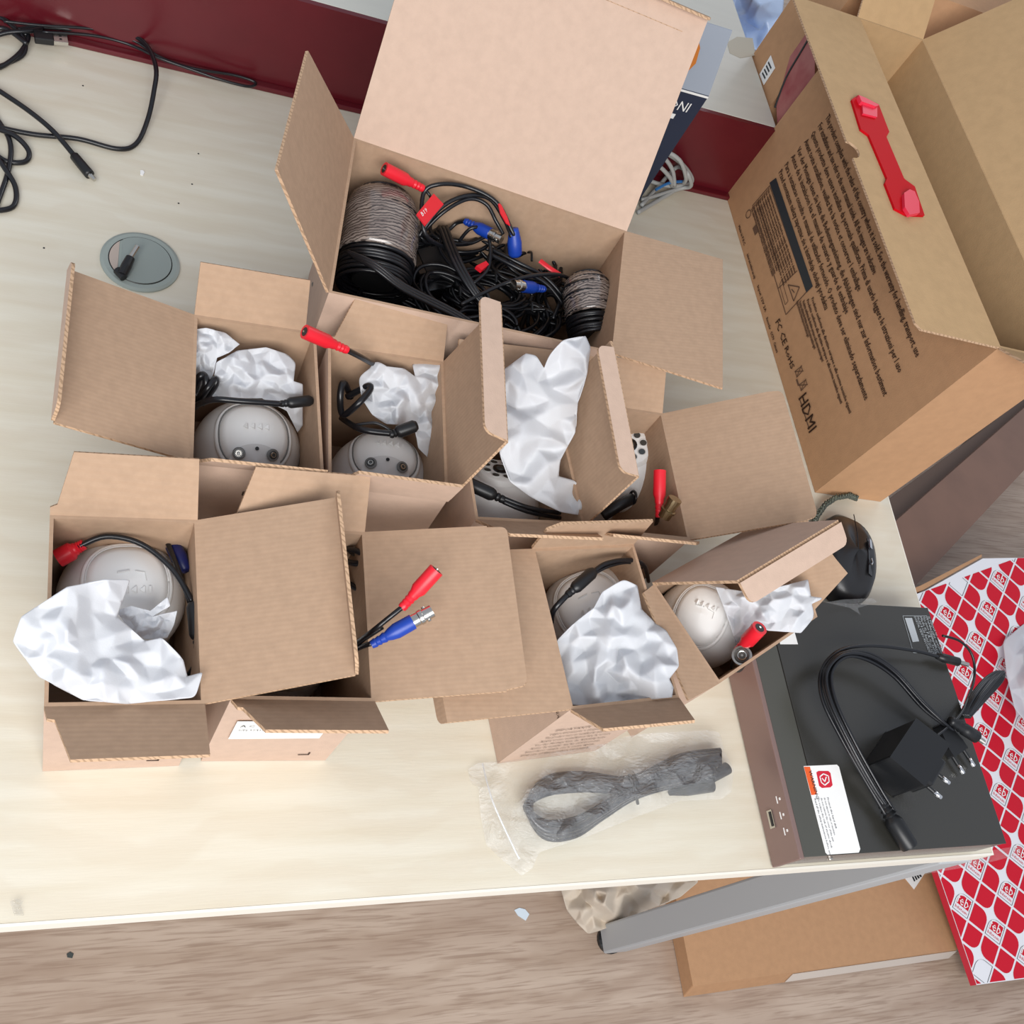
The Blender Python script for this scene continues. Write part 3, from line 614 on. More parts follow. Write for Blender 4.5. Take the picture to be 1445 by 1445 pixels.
crumple('foam_sheet',[(700,530,.165),(742,499,.182),(757,502,.182),(768,520,.180),(775,500,.192),(795,480,.202),(826,474,.205),(833,490,.202),(828,530,.190),(815,570,.176),(812,610,.162),(790,650,.150),(788,672,.142),(810,678,.138),(832,700,.136),(836,730,.132),(790,722,.134),(750,702,.136),(720,680,.140),(705,640,.150),(702,580,.158)],[(770,540,.176),(740,600,.164),(800,540,.186),(760,660,.150),(755,570,.166)],'tall white foam sheet rising between two upright lids in front of the cable carton','packaging',seed=11,group=GF,amp=.008,lam=70,step=5)
crumple('foam_sheet',[(785,905,.122),(812,878,.134),(838,858,.140),(850,835,.142),(880,817,.148),(899,826,.148),(905,860,.142),(925,880,.142),(940,890,.144),(955,915,.15),(958,940,.15),(944,958,.148),(950,970,.146),(948,984,.142),(905,988,.13),(870,992,.125),(830,997,.12),(805,994,.12),(800,960,.115),(790,930,.115)],[(870,900,.142),(900,940,.142),(850,950,.128),(880,860,.148),(930,930,.146)],'white foam sheet heaped in the carton above the bagged cable','packaging',seed=14,group=GF,amp=.009,lam=62,step=4)
crumple('foam_sheet',[(1010,828,.13),(1050,835,.142),(1100,828,.150),(1140,818,.152),(1144,842,.150),(1162,844,.152),(1145,852,.150),(1150,870,.142),(1130,893,.138),(1085,890,.136),(1060,880,.13),(1050,905,.11),(1040,915,.10),(1030,880,.12)],[(1110,860,.148),(1080,862,.144)],'white foam sheet at the right end of the diagonal carton','packaging',seed=16,group=GF,amp=.006,lam=40,step=6)
# ---------------------------------------------------------------- contents of the large carton
def coil(p_front,p_back,R,n,label,film_from=.35,flat=1.,seed=0,nt_=None):
    a,e=V(p_front),V(p_back); d=(e-a); nn=d.normalized(); X=nn.cross(V((0,0,1))).normalized(); Y=X.cross(nn)
    rt=root('cable_coil',(a+e)/2-V((0,0,R)),label,'cable','shrink wrapped cable coils'); rnd=random.Random(seed); b=MB()
    for k in range(n):
        t=k/(n-1); rr=R*(1-.30*max(0,(t-.75)/.25)**2)*(.97+.03*rnd.random())
        b.torus(a+d*t+X*rnd.uniform(-.001,.001),(X+nn*rnd.uniform(-.04,.04)),(Y+nn*rnd.uniform(-.06,.06)),rr,.0018,40,6,ry_=rr*flat)
    b.build('windings',CABLE,rt,smooth=True)
    b=MB(); b.lathe(a+nn*.004,a+d*.9,[(0,R*.6),(1,R*.6)],24,sy=flat,up=(0,0,1)); b.build('core',BLK,rt)
    b=MB(); prof=[(film_from,R*1.03),(film_from,R*1.09)]+[(film_from+(1-film_from)*k/10,R*(1.08-.30*max(0,(k/10-.6)/.4)**2)+.0006*math.sin(k*2.3)) for k in range(1,11)]+[(1.03,R*.4)]
    vs=[];fs=[];seg=48
    for t,r in prof:
        for k in range(seg):
            q=2*math.pi*k/seg; r2=r+.0004*math.sin(q*17+t*30); vs.append(a+d*t+X*(r2*math.cos(q))+Y*(r2*flat*math.sin(q)))
    for i in range(len(prof)-1):
        for k in range(seg): fs.append((i*seg+k,i*seg+(k+1)%seg,(i+1)*seg+(k+1)%seg,(i+1)*seg+k))
    build('wrapping_film',vs,fs,FILM,rt,smooth=True); return rt
coil(at(526,405,.112),at(543,278,.135),.0305,27,'fat cable coil in glossy film at the left of the large carton',.30,.9,3)
coil(at(836,478,.120),at(826,392,.135),.0205,18,'narrow cable coil in glossy film at the right of the large carton',.34,1.0,5)
# power brick and tangle
pb=root('power_adapter',at(612,378,.06),'black power adapter buried between the coils in the large carton','adapter')
b=MB(); b.box(at(608,380,.085),(.020,.006,.004),(-.008,.028,0),(0,-.004,.015)); b.build('body',BLKG,pb,bevel=.002)
b=MB(); b.box(at(608,380,.085)+V((0,-.0045,.0155)),(.012,.0036,.0024),(-.0045,.016,0),(0,-.0001,.0006)); b.build('rating_plate',BLK,pb)
def hank(label,cx,cy,R,z,n,tilt,seed,flat=.6):
    rnd=random.Random(seed); c=at(cx,cy,z); rt=root('cable_bundle',(c.x,c.y,z-.03),label,'cable','loose black cable bundles in the large carton'); b=MB()
    for k in range(n):
        t=tilt+rnd.uniform(-.25,.25); X=V((math.cos(t),math.sin(t),rnd.uniform(-.2,.2))).normalized(); Y=V((-math.sin(t),math.cos(t),rnd.uniform(-.25,.25))).normalized()
        rr=R*rnd.uniform(.8,1.1); cc=c+V((rnd.uniform(-.006,.006),rnd.uniform(-.006,.006),rnd.uniform(-.012,.012)))
        b.tube([cc+X*(rr*math.cos(q*math.pi/6))+Y*(rr*flat*math.sin(q*math.pi/6))+V((0,0,rnd.uniform(-.002,.002))) for q in range(13)],.0018,8,sub=4)
    b.build('windings',CABLE,rt,smooth=True); b=MB(); b.tube([c+V((.0,-.004,.016)),c+V((.0,.004,.018)),c+V((.0,.01,.012))],.0012,6); b.build('cable_tie',BLK,rt)
    return rt
GB='loose black cable bundles in the large carton'
bundles=[(650,330,.030,.10,9,.3,'upper'),(700,345,.030,.095,9,-.5,'a'),(740,380,.032,.10,10,.2,'b'),(690,410,.034,.10,10,-.2,'c'),(740,450,.032,.10,10,.5,'d'),(640,430,.034,.095,10,-.6,'e'),(560,440,.032,.085,9,0,'f'),(600,320,.026,.10,7,.8,'g'),(780,430,.026,.09,8,1.2,'h'),(690,470,.030,.09,8,0,'i')]
for i,(x,y,R,z,n,tl,_) in enumerate(bundles): hank('loose looped black cable in the tangle filling the large carton',x,y,R,z,n,tl,i+20)
# connector leads lying on top of the tangle
ld=root('cable_lead',at(650,300,.12),'black lead with red power plugs looping along the back of the large carton','cable')
wire(ld,[at(630,350,.12),at(600,330,.14),at(597,275,.155),at(620,260,.165),at(660,264,.165),at(700,285,.165),at(722,325,.155),at(726,335,.15)],.0019)
wire(ld,[at(590,335,.13),at(620,295,.15),at(655,277,.16),at(690,280,.16),at(712,310,.155),at(722,335,.15)],.0019); wire(ld,[at(595,330,.128),at(625,300,.148),at(660,281,.158),at(686,288,.158),at(700,312,.152),at(710,330,.145)],.0017)
wire(ld,[at(597,265,.158),at(606,275,.157),at(612,288,.15)],.0013)
dc_jack(ld,at(597,266,.158),at(542,238,.17),.0056)
b=MB(); b.lathe(at(727,362,.135),at(725,322,.155),[(0,.0045),(.1,.0062),(.5,.0064),(.9,.0045),(1,.004)],16); b.build('video_connector',BLUE,ld,smooth=True)
b=MB(); b.prism([at(x,y,.162) for x,y in [(612,273),(626,288),(600,318),(588,302)]],(0,0,-.0015)); tg=b.build('red_tag',RED,ld)
b=MB(); put_text(b,'B19',.006,at(596,306,.1624),at(612,290,.16)-at(596,306,.16),at(590,296,.16)-at(596,306,.16)); b.build('tag_print',PAPER,tg)
b=MB(); b.prism([at(x,y,.166) for x,y in [(702,283),(708,290),(716,306),(720,318),(714,314),(706,300)]],(0,0,-.001)); b.build('red_tag',RED,ld)
l2=root('cable_lead',at(680,320,.10),'black lead with blue video plug and silver barrel near the middle of the large carton','cable')
bnc(l2,at(656,312,.13),at(708,338,.14),.0056); wire(l2,[at(656,312,.13),at(640,318,.12),at(620,350,.11),at(660,400,.11)],.0018)
wire(l2,[at(648,340,.12),at(665,322,.135),at(685,325,.135),at(692,350,.13),at(688,380,.125),at(668,400,.12)],.0016)
l3=root('cable_lead',at(740,404,.10),'black lead ending in a silver and blue video plug behind the upright lid','cable')
bnc(l3,at(768,408,.125),at(724,402,.135),.0056); wire(l3,[at(768,408,.125),at(790,420,.115),at(780,450,.11)],.0018)
wire(l3,[at(650,430,.12),at(700,405,.13),at(745,390,.135),at(790,388,.13),at(815,400,.12)],.0018)
l4=root('cable_lead',at(560,400,.10),'pair of black leads running diagonally across the fat coil and the tangle','cable')
for k in range(3): wire(l4,[at(490+k*5,355+4*k,.14),at(530,372+4*k,.148),at(570,402+4*k,.14),at(640,438+4*k,.128),at(690,470+4*k,.12),at(760,500+3*k,.11)],.0018)
l5=root('cable_lead',at(640,340,.10),'two black leads crossing the middle of the tangle toward the narrow coil','cable')
for k in range(3): wire(l5,[at(620+5*k,320,.12),at(640+5*k,370,.13),at(668+4*k,415,.125),at(700,450,.115)],.0019)
wire(l5,[at(690,350,.125),at(730,370,.13),at(770,392,.125),at(800,425,.115)],.002); wire(l5,[at(690,358,.125),at(730,378,.13),at(770,400,.125),at(795,430,.115)],.002)
b=MB(); b.prism([at(x,y,.128) for x,y in [(672,375),(686,368),(690,373),(680,381)]],(0,0,-.004)); b.build('red_plug',RED,l5)
b=MB(); b.tube([at(762,368,.13),at(775,378,.13),at(790,388,.128)],.003,8,flat=.5); b.build('red_plug',RED,l5)
# dark lining of cables below the tangle
b=MB(); rnd=random.Random(5)
for k in range(70):
    x0=rnd.uniform(.20,.38); y0_=rnd.uniform(.53,.62); q=rnd.uniform(0,6.28); z=rnd.uniform(.012,.075); pts=[]
    x,y=x0,y0_
    for j in range(5):
        pts.append(V((min(.385,max(.172,x)),min(.635-(x-.18)*.1,max(.512,y)),z+rnd.uniform(-.006,.006)))); x+=math.cos(q)*.025; y+=math.sin(q)*.025; q+=rnd.uniform(-.9,.9)
    b.tube(pts,.0024,6,sub=4)
o=b.build('cable_tangle',CABLE,smooth=True); tag(o,'dense tangle of black cable at the bottom of the large carton','cable',kind='stuff')
# ---------------------------------------------------------------- recorder and what lies on it
dv=root('video_recorder',(.67,.217,0),'flat black metal recorder box with mauve front panel at the desk corner','recorder')
DVT=mat('recorder_black_metal',(50,49,45),.26,spec=.8,bump=.08,bscale=1500); DVF=mat('recorder_front_mauve',(142,118,112),.34,metal=.35); DVS=mat('recorder_side_steel',(120,112,112),.25,metal=.7)
x0,x1,y0,y1=.5585,.785,.1025,.333
slab('chassis',x0+.002,x1,y0+.001,y1,.003,.0388,DVS,dv,.0008)
slab('cover',x0+.028,x1,y0+.0006,y1,.0388,.0402,DVT,dv,.0004)
slab('cover_strip',x0+.001,x0+.0272,y0+.0006,y1,.0388,.0400,mat('recorder_strip',(76,76,70),.3,spec=.6),dv,.0004)
slab('front_panel',x0-.004,x0+.001,y0-.0006,y1,.0015,.0402,DVF,dv,.0008)
for xx in (x0+.02,x1-.02):
    for yy in (y0+.02,y1-.02): slab('rubber_foot',xx-.008,xx+.008,yy-.008,yy+.008,.0003,.003,BLK,dv)
b=MB(); b.box((x0-.0045,.139,.016),(.0006,0,0),(0,.0075,0),(0,0,.0035)); us=b.build('usb_port',METAL,dv)
b=MB(); b.box((x0-.0053,.139,.0168),(.0004,0,0),(0,.006,0),(0,0,.0012)); b.build('port_slot',BLK,us)
for k in range(3):
    b=MB(); b.box((x0-.0042,.152-k*.013,.033),(.0003,0,0),(0,.001,0),(0,0,.0008)); b.box((x0-.0042,.152-k*.013,.029),(.0003,0,0),(0,.003,0),(0,0,.0004)); b.build('status_light',PAPER,dv)
b=MB(); b.lathe((.60,y0+.0006,.022),(.60,y0-.0006,.022),[(0,.0025),(1,.0022)],12); b.build('screw',METAL,dv)
ZD=.0404
def dq(l,z=ZD): return [at(x,y,z) for x,y in l]
b=MB(); b.prism(dq([(1134,1081),(1181,1079),(1184,1082),(1214,1198),(1212,1203),(1168,1206),(1165,1203)]),(0,0,-.0002)); sk=b.build('white_sticker',PAPER,dv)
b=MB(); b.prism(dq([(1134.5,1082),(1143,1082),(1153,1121),(1145,1122)],ZD+.0002),(0,0,-.0001)); b.build('orange_band',mat('orange_print',(232,96,40),.5),sk)
b=MB(); b.prism(dq([(1152,1090),(1155,1088),(1169,1088),(1172,1091),(1175,1108),(1172,1111),(1160,1112),(1156,1109)],ZD+.0002),(0,0,-.0001)); lgm=b.build('red_logo',mat('red_print',(206,38,58),.5),sk)
b=MB()
def st2(pts,r=.0005,z=ZD+.0004):
    P_=[at(x,y,z) for x,y in pts]
    for i in range(len(P_)-1):
        a,c_=P_[i],P_[i+1]; s_=(c_-a).normalized().cross(V((0,0,1)))*r; b.add([a-s_,a+s_,c_+s_,c_-s_],[(0,1,2,3)])
st2([(1157,1096),(1162,1092),(1169,1095),(1170,1103),(1164,1108),(1159,1104),(1157,1096)]); st2([(1160,1098),(1164,1103),(1166,1096)]); b.build('logo_mark',PAPER,sk)
b=MB()
XS=(at(1168,1206,ZD)-at(1145,1122,ZD)).normalized(); YS=V((0,0,1)).cross(XS)
put_text(b,'WARNING',.0045,at(1138,1088,ZD)+YS*.002,XS,YS,fit=.024,off=.0006)
for k in range(5): put_text(b,['Read all the safety instructions before use','To reduce the risk of electric shock','do not remove the cover of the unit','do not expose to rain or moisture','Protect the hard disk'][k],.0026,at(1147,1127,ZD)+YS*(.0012+.0034*k),XS,YS,fit=.046-.005*k,off=.0004)
b.build('sticker_print',INKB,sk)
LBL=mat('rating_label_print',(176,182,186),.6)
b=MB(); X_=at(1316,922,ZD)-at(1293,868,ZD); Y_=at(1308,868,ZD)-at(1275,870,ZD)
b.prism(dq([(1277,872),(1287,872),(1297,905),(1288,906)],ZD+.0002),(0,0,-.0001))
for k in range(6): put_text(b,['DIGITAL VIDEO RECORDER','Model 8 CH  Rated DC 12V','Made in P.R.C. Serial','This device complies with part','15 of the rules operation','is subject to conditions'][k],.0042,at(1289+k*4,870,ZD+.0003),X_,Y_,fit=.04)
b2_=[(1274,869),(1308,869),(1322,922),(1289,921),(1274,869)]
st2(b2_,.0002); b.build('rating_label',LBL,dv)
# power adapter standing on the recorder
pa=root('power_adapter',at(1290,1100,ZD),'black plug-in power adapter with two pins lying on the recorder','adapter')
top=[at(x,y,.080) for x,y in [(1293,1013),(1341,1050),(1306,1110),(1256,1068)]]
b=MB(); b.prism(top,(0,0,.0407-.080)); b.build('body',BLK,pa,bevel=.0025)
e1=(top[2]-top[3]).normalized(); e2=(top[1]-top[2]).normalized(); eo=(top[2]-top[1]).normalized()
mid=(top[2]+top[1])/2; ax=(top[2]-top[3]).normalized()
pc=mid+ax*.004-V((0,0,.02)); b=MB(); b.box(pc,ax*.005,e2*.016,(0,0,.013)); b.build('plug_block',BLK,pa,bevel=.002)
for s_ in(-1,1):
    q=pc+ax*.004+e2*(.0095*s_); b=MB(); b.lathe(q,q+ax*.010,[(0,.0018),(1,.0018)],12); pn_=b.build('pin_sleeve',BLK,pa)
    b=MB(); b.lathe(q+ax*.010,q+ax*.019,[(0,.0021),(.9,.0021),(1,.0012)],12); b.build('pin',CHROME,pn_,smooth=True)
cz=.052
wire(pa,[at(1320,1040,.055),at(1352,1012,.05),at(1366,985,.045),at(1375,955,.035),at(1372,925,.04),at(1355,905,.045),at(1330,897,.045)],.0013)
b=MB()
for k in range(7):
    dx=(k-3)*2.6; b.tube([at(1362+dx*.5,1010,.044),at(1376+dx,985,.046+.001*(k%3)),at(1398+dx,958,.046),at(1412+dx*.5,948,.044),at(1405+dx,962,.038),at(1380+dx,990,.036),at(1364+dx*.5,1012,.038)],.0016,8)
b.build('coiled_lead',CABLE,pa,smooth=True)
# second flat plug
fp=root('mains_plug',at(1350,1050,ZD),'flat black two pin plug at the right side of the recorder','plug')
X_=(at(1372,1080,.05)-at(1340,1030,.05)).normalized(); s2=X_.cross(V((0,0,1)))
b=MB(); cc=at(1346,1045,.049); b.prism([cc-X_*.018+s2*.006,cc-X_*.018-s2*.006,cc+X_*.004-s2*.011,cc+X_*.012-s2*.011,cc+X_*.012+s2*.011,cc+X_*.004+s2*.011],(0,0,-.008)); b.build('body',BLK,fp,bevel=.0015)
for s_ in(-1,1):
    q=cc+X_*.011+s2*(.0085*s_)-V((0,0,.004)); b=MB(); b.lathe(q,q+X_*.009,[(0,.0018),(1,.0018)],12); pn_=b.build('pin_sleeve',BLK,fp)
    b=MB(); b.lathe(q+X_*.009,q+X_*.018,[(0,.0021),(.9,.0021),(1,.0012)],12); b.build('pin',CHROME,pn_,smooth=True)
# splitter lead
sp=root('splitter_cable',at(1200,1040,ZD),'black splitter lead of several strands arched over the recorder top','cable')
for k in range(5):
    o_=k*3.6-7; zz=.046+.003*(k%3)
    wire(sp,[at(1258+o_*.6,1150-k,.050),at(1232+o_,1108,zz+.006),at(1200+o_,1050,zz+.014),at(1172+o_,990,zz+.018),at(1166+o_,950,zz+.018),at(1188+o_*.7,924+o_*.4,zz+.018),at(1225,920+o_*.9+5,zz+.014),at(1262,948+o_,zz+.010),at(1300,990+o_,zz+.004),at(1330,1018+o_*.4,zz+.002),at(1345,1030,.05)] if k else
     [at(1250,1150,.050),at(1225,1108,.052),at(1186,1040,.058),at(1160,985,.062),at(1160,945,.064),at(1185,918,.064),at(1230,911,.060),at(1290,918,.054),at(1325,927,.050)],.0017)
b=MB(); b.lathe(at(1244,1132,.05),at(1284,1196,.0485),[(0,.0035),(.08,.005),(.12,.0038),(.18,.0055),(.22,.0042),(.28,.0062),(.32,.0048),(.38,.0066),(.44,.0078),(.95,.0078),(1,.007)],20); q=b.build('socket_barrel',BLK,sp,smooth=True); q.modifiers.new('e','EDGE_SPLIT')
b=MB(); b.lathe(at(1322,926,.049),at(1352,934,.049),[(0,.0028),(.3,.0044),(1,.0044)],14); q=b.build('plug',BLK,sp,smooth=True); b=MB(); b.lathe(at(1352,934,.049),at(1366,938,.049),[(0,.0022),(1,.0022)],12); b.build('plug_tip',METAL,q)
b=MB(); b.lathe(at(1340,1016,.055),at(1378,1040,.052),[(0,.0035),(.1,.0048),(.15,.0036),(.25,.0052),(.3,.004),(.4,.0055),(.45,.0045),(.55,.006),(1,.006)],14); q=b.build('plug',BLK,sp,smooth=True); b=MB(); b.lathe(at(1378,1040,.052),at(1388,1047,.052),[(0,.0026),(1,.0026)],12); b.build('plug_tip',METAL,q)
# small clear bag and paper slip behind recorder
crumple('clear_bag',[(1165,850,.046),(1190,846,.052),(1232,844,.054),(1238,850,.052),(1210,858,.045),(1215,868,.042),(1200,858,.044)],[],'small clear plastic bag with red print at the back edge of the recorder','bag',m=CLEAR,amp=.002,lam=20,step=5,seed=30,thick=.0002)
o=MB(); o.prism(dq([(1100,900),(1118,880),(1126,909),(1101,909)],ZD+.001),(0,0,-.0004)); o=o.build('paper_slip',PAPER); tag(o,'corner of a white paper slip on the recorder under the diagonal carton','paper')
# ---------------------------------------------------------------- mouse
mc=at(1192,790,.012); mo=root('computer_mouse',(mc.x,mc.y,0),'glossy black computer mouse with silver inlay at the right edge of the desk','mouse')
ya=(at(1200,730,.01)-at(1205,848,.01)); ya.z=0; ya.normalize(); xa=V((ya.y,-ya.x,0))
vs=[];fs=[];nx,ny=20,20
b=MB(); seg=40
prof=[(0,.96,.0),(.25,1.,.0),(.55,.97,0),(.8,.84,0),(.95,.6,0),(1,.0,0)]
for i,(h,s,_) in enumerate(prof):
    for k in range(seg):
        q=2*math.pi*k/seg; cx,sx=math.cos(q),math.sin(q); kk=(abs(cx)**2.5+abs(sx)**2.5)**(-1/2.5)
        vs.append(V((mc.x,mc.y,0.001))+xa*(.030*s*cx*kk)+ya*(.053*s*sx*kk)+V((0,0,.036*h*(1-.25*(sx*.9)**2))))
for i in range(len(prof)-1):
    for k in range(seg): fs.append((i*seg+k,i*seg+(k+1)%seg,(i+1)*seg+(k+1)%seg,(i+1)*seg+k))
fs.append(tuple(range(seg-1,-1,-1)))
sh=build('shell',vs,fs,mat('mouse_black',(34,34,36),.32,spec=.55),mo,smooth=True)
def mp_(a,c,h=0):
    return V((mc.x,mc.y,0.001))+xa*a+ya*c+V((0,0,.0345*(1-(abs(a)/.036)**2.6)*(1-.25*(c/.06)**2)+h))
b=MB()
b.add([mp_(a,c,.002) for a in(.010,.0165) for c in(.018,.010,.0,-.010,-.024)],[(i,i+1,i+6,i+5) for i in range(4)]); b.build('inlay',BLKG,mo,solid=.001)
b=MB(); b.add([mp_(a,c,.0042) for a in(.011,.0155) for c in(.017,.012,.006)],[(0,1,4,3),(1,2,5,4)]); b.build('silver_button',CHROME,mo,solid=.001)
b=MB(); b.tube([mp_(.013,-.006,.0042),mp_(.015,-.010,.0042),mp_(.012,-.014,.0042)],.0008,6); b.build('silver_mark',CHROME,mo)
b=MB(); b.tube([mp_(-.002,.045,.001),mp_(-.002,.02,.001),mp_(-.002,0,.001)],.0005,6); b.build('button_split',BLKG,mo)
b=MB()
for k in range(2):
    pts=[]
    cl=[at(1145,742,.004),at(1152,728,.006),at(1163,713,.008),at(1178,703,.008),at(1196,700,.008),at(1207,704,.006)]
    for j in range(60):
        t=j/59*5; i=min(int(t),4); p=cl[i].lerp(cl[i+1],t-i); pts.append(p+V((math.cos(j*1.1+k*3.14)*.0022,math.sin(j*1.1+k*3.14)*.0022*.6,math.sin(j*1.1+k*3.14)*.0018+.002)))
    b.tube(pts,.0019,6,sub=1)
bw=b.build('braided_cord',stripes(mat('braided_cord',(30,32,30),.5),220,(110,116,100),1,'X',4,(.3,.45)),smooth=True); tag(bw,'braided dark cord poking from under the tall carton beside the mouse','cable')
# ---------------------------------------------------------------- zip bag with cable
cb=root('cable_coil',at(860,1130,0),'thick black cable folded in a loop and tied, inside the clear zip bag','cable')
b=MB()
for k in range(5):
    o_=(k-2)*5.0; zz=.006+.0045*(k%3)
    b.tube([at(1016,1068+o_*.8,zz+.004),at(960,1078+o_,zz+.003),at(890,1106+o_*.7,zz+.003),at(820,1103+o_,zz),at(770,1110+o_*.9,zz),at(745-o_*.2+0,1138,zz),at(768,1170-o_*.9,zz),at(810,1168-o_,zz),at(850,1145-o_*.7,zz+.001),at(895,1118-o_*.6,zz+.004),at(950,1102-o_*.5,zz+.002),at(1008,1088-o_*.4,zz+.002)],.0031,10)
b.build('windings',CABLE,cb,smooth=True)
b=MB(); b.tube([at(888,1094,.012),at(893,1106,.021),at(897,1120,.020),at(900,1134,.010)],.0013,8); b.build('cable_tie',BLK,cb)
b=MB(); b.lathe(at(1005,1098,.008),at(1026,1084,.008),[(0,.004),(1,.0055)],14); b.build('plug',BLK,cb); b=MB(); b.lathe(at(945,1118,.006),at(1004,1108,.006),[(0,.0028),(.4,.0055),(1,.006)],14); b.build('plug',BLK,cb)
zo=[(660,1086,.002),(674,1077,.004),(720,1072,.006),(800,1058,.012),(900,1036,.014),(1000,1030,.010),(1016,1034,.010),(1022,1060,.016),(1036,1085,.012),(1032,1118,.006),(1018,1128,.003),(960,1130,.003),(900,1152,.003),(830,1180,.004),(760,1203,.006),(752,1225,.006),(736,1236,.004),(710,1215,.003),(686,1192,.002),(678,1150,.003),(675,1110,.003),(664,1108,.003)]
zb=crumple('zip_bag',zo,[(x,y,.036) for x,y in [(760,1110),(800,1100),(840,1100),(880,1100),(920,1088),(960,1078),(1000,1072),(740,1140),(765,1165),(800,1170),(840,1150),(880,1130),(920,1115),(960,1105),(1000,1095),(1020,1085)]]+[(700,1130,.010),(930,1055,.020),(850,1070,.02)],'clear crumpled zip bag holding the folded black cable at the front of the desk','bag',m=CLEAR,amp=.005,lam=52,step=6,seed=21,thick=.0002)
zs=MB(); zs.tube([at(681,1078,.009),at(695,1130,.018),at(722,1190,.012),at(733,1212,.009)],.0007,6); zs.build('zip_seal',clear('seal_white',(.9,.93,.95),.4),zb)
# ---------------------------------------------------------------- left cables
def loose(label,paths,r=.0022,m=None,name='cable'):
    b=MB()
    for p in paths: b.tube([at(x,y,z) for x,y,z in p],r,10)
    o=b.build(name,m or CABLE,None,smooth=True); tag(o,label,'cable'); return o
uc=root('charging_cable',at(20,90,0),'black cable with silver flat plug and small tip curling over the desk at upper left','cable')
wire(uc,[at(-30,172,.006),at(0,180,.006),at(50,190,.0035),at(110,196,.0035),at(165,210,.0035),at(192,203,.004),(at(208,170,.008)),at(217,130,.018),at(220,95,.025),at(205,62,.022),at(175,46,.018),at(120,43,.012),at(60,38,.010),at(25,42,.010)],.0023)
wire(uc,[at(-30,110,.004),at(0,129,.006),at(40,156,.007),at(75,185,.009),at(105,220,.005)],.0023)
wire(uc,[at(25,42,.010),at(36,60,.008),at(30,80,.004),at(-10,97,.004)],.0020)
b=MB(); b.lathe(at(103,218,.005),at(127,247,.0045),[(0,.0026),(.08,.0042),(.9,.0046),(1,.0044)],14); q=b.build('plug_body',BLK,uc,smooth=True)
b=MB(); b.lathe(at(127,247,.0045),at(134,254,.0045),[(0,.0026),(1,.0018)],10); b.build('plug_tip',METAL,q)
d_=(at(92,55,.01)-at(50,50,.01)).normalized(); s_=V((-d_.y,d_.x,0)); c_=at(62,53,.011)
b=MB(); b.box(c_,d_*.0085,s_*.0062,(0,0,.0035)); q=b.build('plug_housing',BLK,uc,bevel=.001)
b=MB(); b.box(c_+d_*.0145,d_*.0065,s_*.0058,(0,0,.0022)); mq=b.build('metal_plug',METAL,q,bevel=.0003)
b=MB()
for s1 in(-1,1):
    b.box(c_+d_*.0145+s_*(.0022*s1)+V((0,0,.0022)),d_*.0011,s_*.0011,(0,0,.0001))
b.build('plug_window',BLK,mq)
loose('thin double black cable lying along the foot of the maroon board',[[(5,30,.018),(60,36,.018),(140,42,.018),(190,58,.016),(225,80,.014),(270,96,.012),(330,106,.011),(360,116,.010),(350,122,.010),(310,112,.011),(270,98,.012),(225,82,.014),(180,62,.012),(130,50,.014),(60,45,.014)]],.0014)
loose('heap of black cable loops cut by the left edge of the photo, upper part',[[(-30,30,.004),(0,25,.006),(28,45,.008),(40,52,.008),(28,75,.006),(0,95,.004),(-30,100,.004)],[(-20,55,.004),(10,46,.01),(40,44,.012),(60,40,.010)],[(-30,48,.003),(5,40,.008),(38,62,.010)]],.0023)
loose('black cable loops on the bare desk at the left edge, lower part',[[(-30,130,.003),(-6,165,.003),(14,200,.005),(12,240,.003),(-5,290,.003)],[(-20,178,.005),(18,190,.008),(40,212,.004),(36,228,.003),(10,228,.003),(-10,215,.003)],[(-20,200,.003),(5,235,.006),(22,265,.003),(18,292,.003),(-15,298,.003)]],.0023)
dp=root('dc_plug_adapter',at(178,378,.004),'small black right angled plug adapter with silver tip lying on the grommet','plug')
b=MB(); b.lathe(at(172,388,.008),at(184,364,.011),[(0,.0042),(.5,.0046),(1,.0040)],14); b.lathe(at(165,381,.007),at(175,392,.007),[(0,.0036),(1,.0036)],12); b.build('body',BLK,dp)
b=MB(); b.lathe(at(184,364,.011),at(194,348,.013),[(0,.0022),(1,.0022)],12); b.build('tip',METAL,dp)
# ---------------------------------------------------------------- things at the back
gcab=root('grey_cable_coil',at(940,250,0),'light grey network cable coiled against the maroon board','cable')
b=MB()
for pth in ([(905,290,.004),(930,262,.006),(955,236,.03),(970,245,.04),(975,262,.02),(960,266,.008),(930,275,.004),(905,282,.004)],[(900,205,.06),(930,210,.065),(958,225,.06),(968,250,.035),(965,258,.02)],[(900,218,.05),(930,218,.055),(948,238,.04),(952,262,.015)],[(900,235,.04),(925,232,.045),(945,250,.03),(948,262,.012)],[(905,250,.012),(940,262,.01),(975,258,.012),(970,240,.03),(950,222,.05),(920,208,.06),(895,206,.06)],[(900,300,.003),(925,285,.003),(950,270,.005),(960,260,.01)]):
    b.tube([at(*p) for p in pth],.0026,8)
b.build('windings',GREYC,gcab,smooth=True); b=MB(); b.tube([at(925,268,.012),at(945,258,.02),at(968,256,.02)],.0018,6); b.build('blue_tie',mat('blue_tape',(50,110,170),.5),gcab)
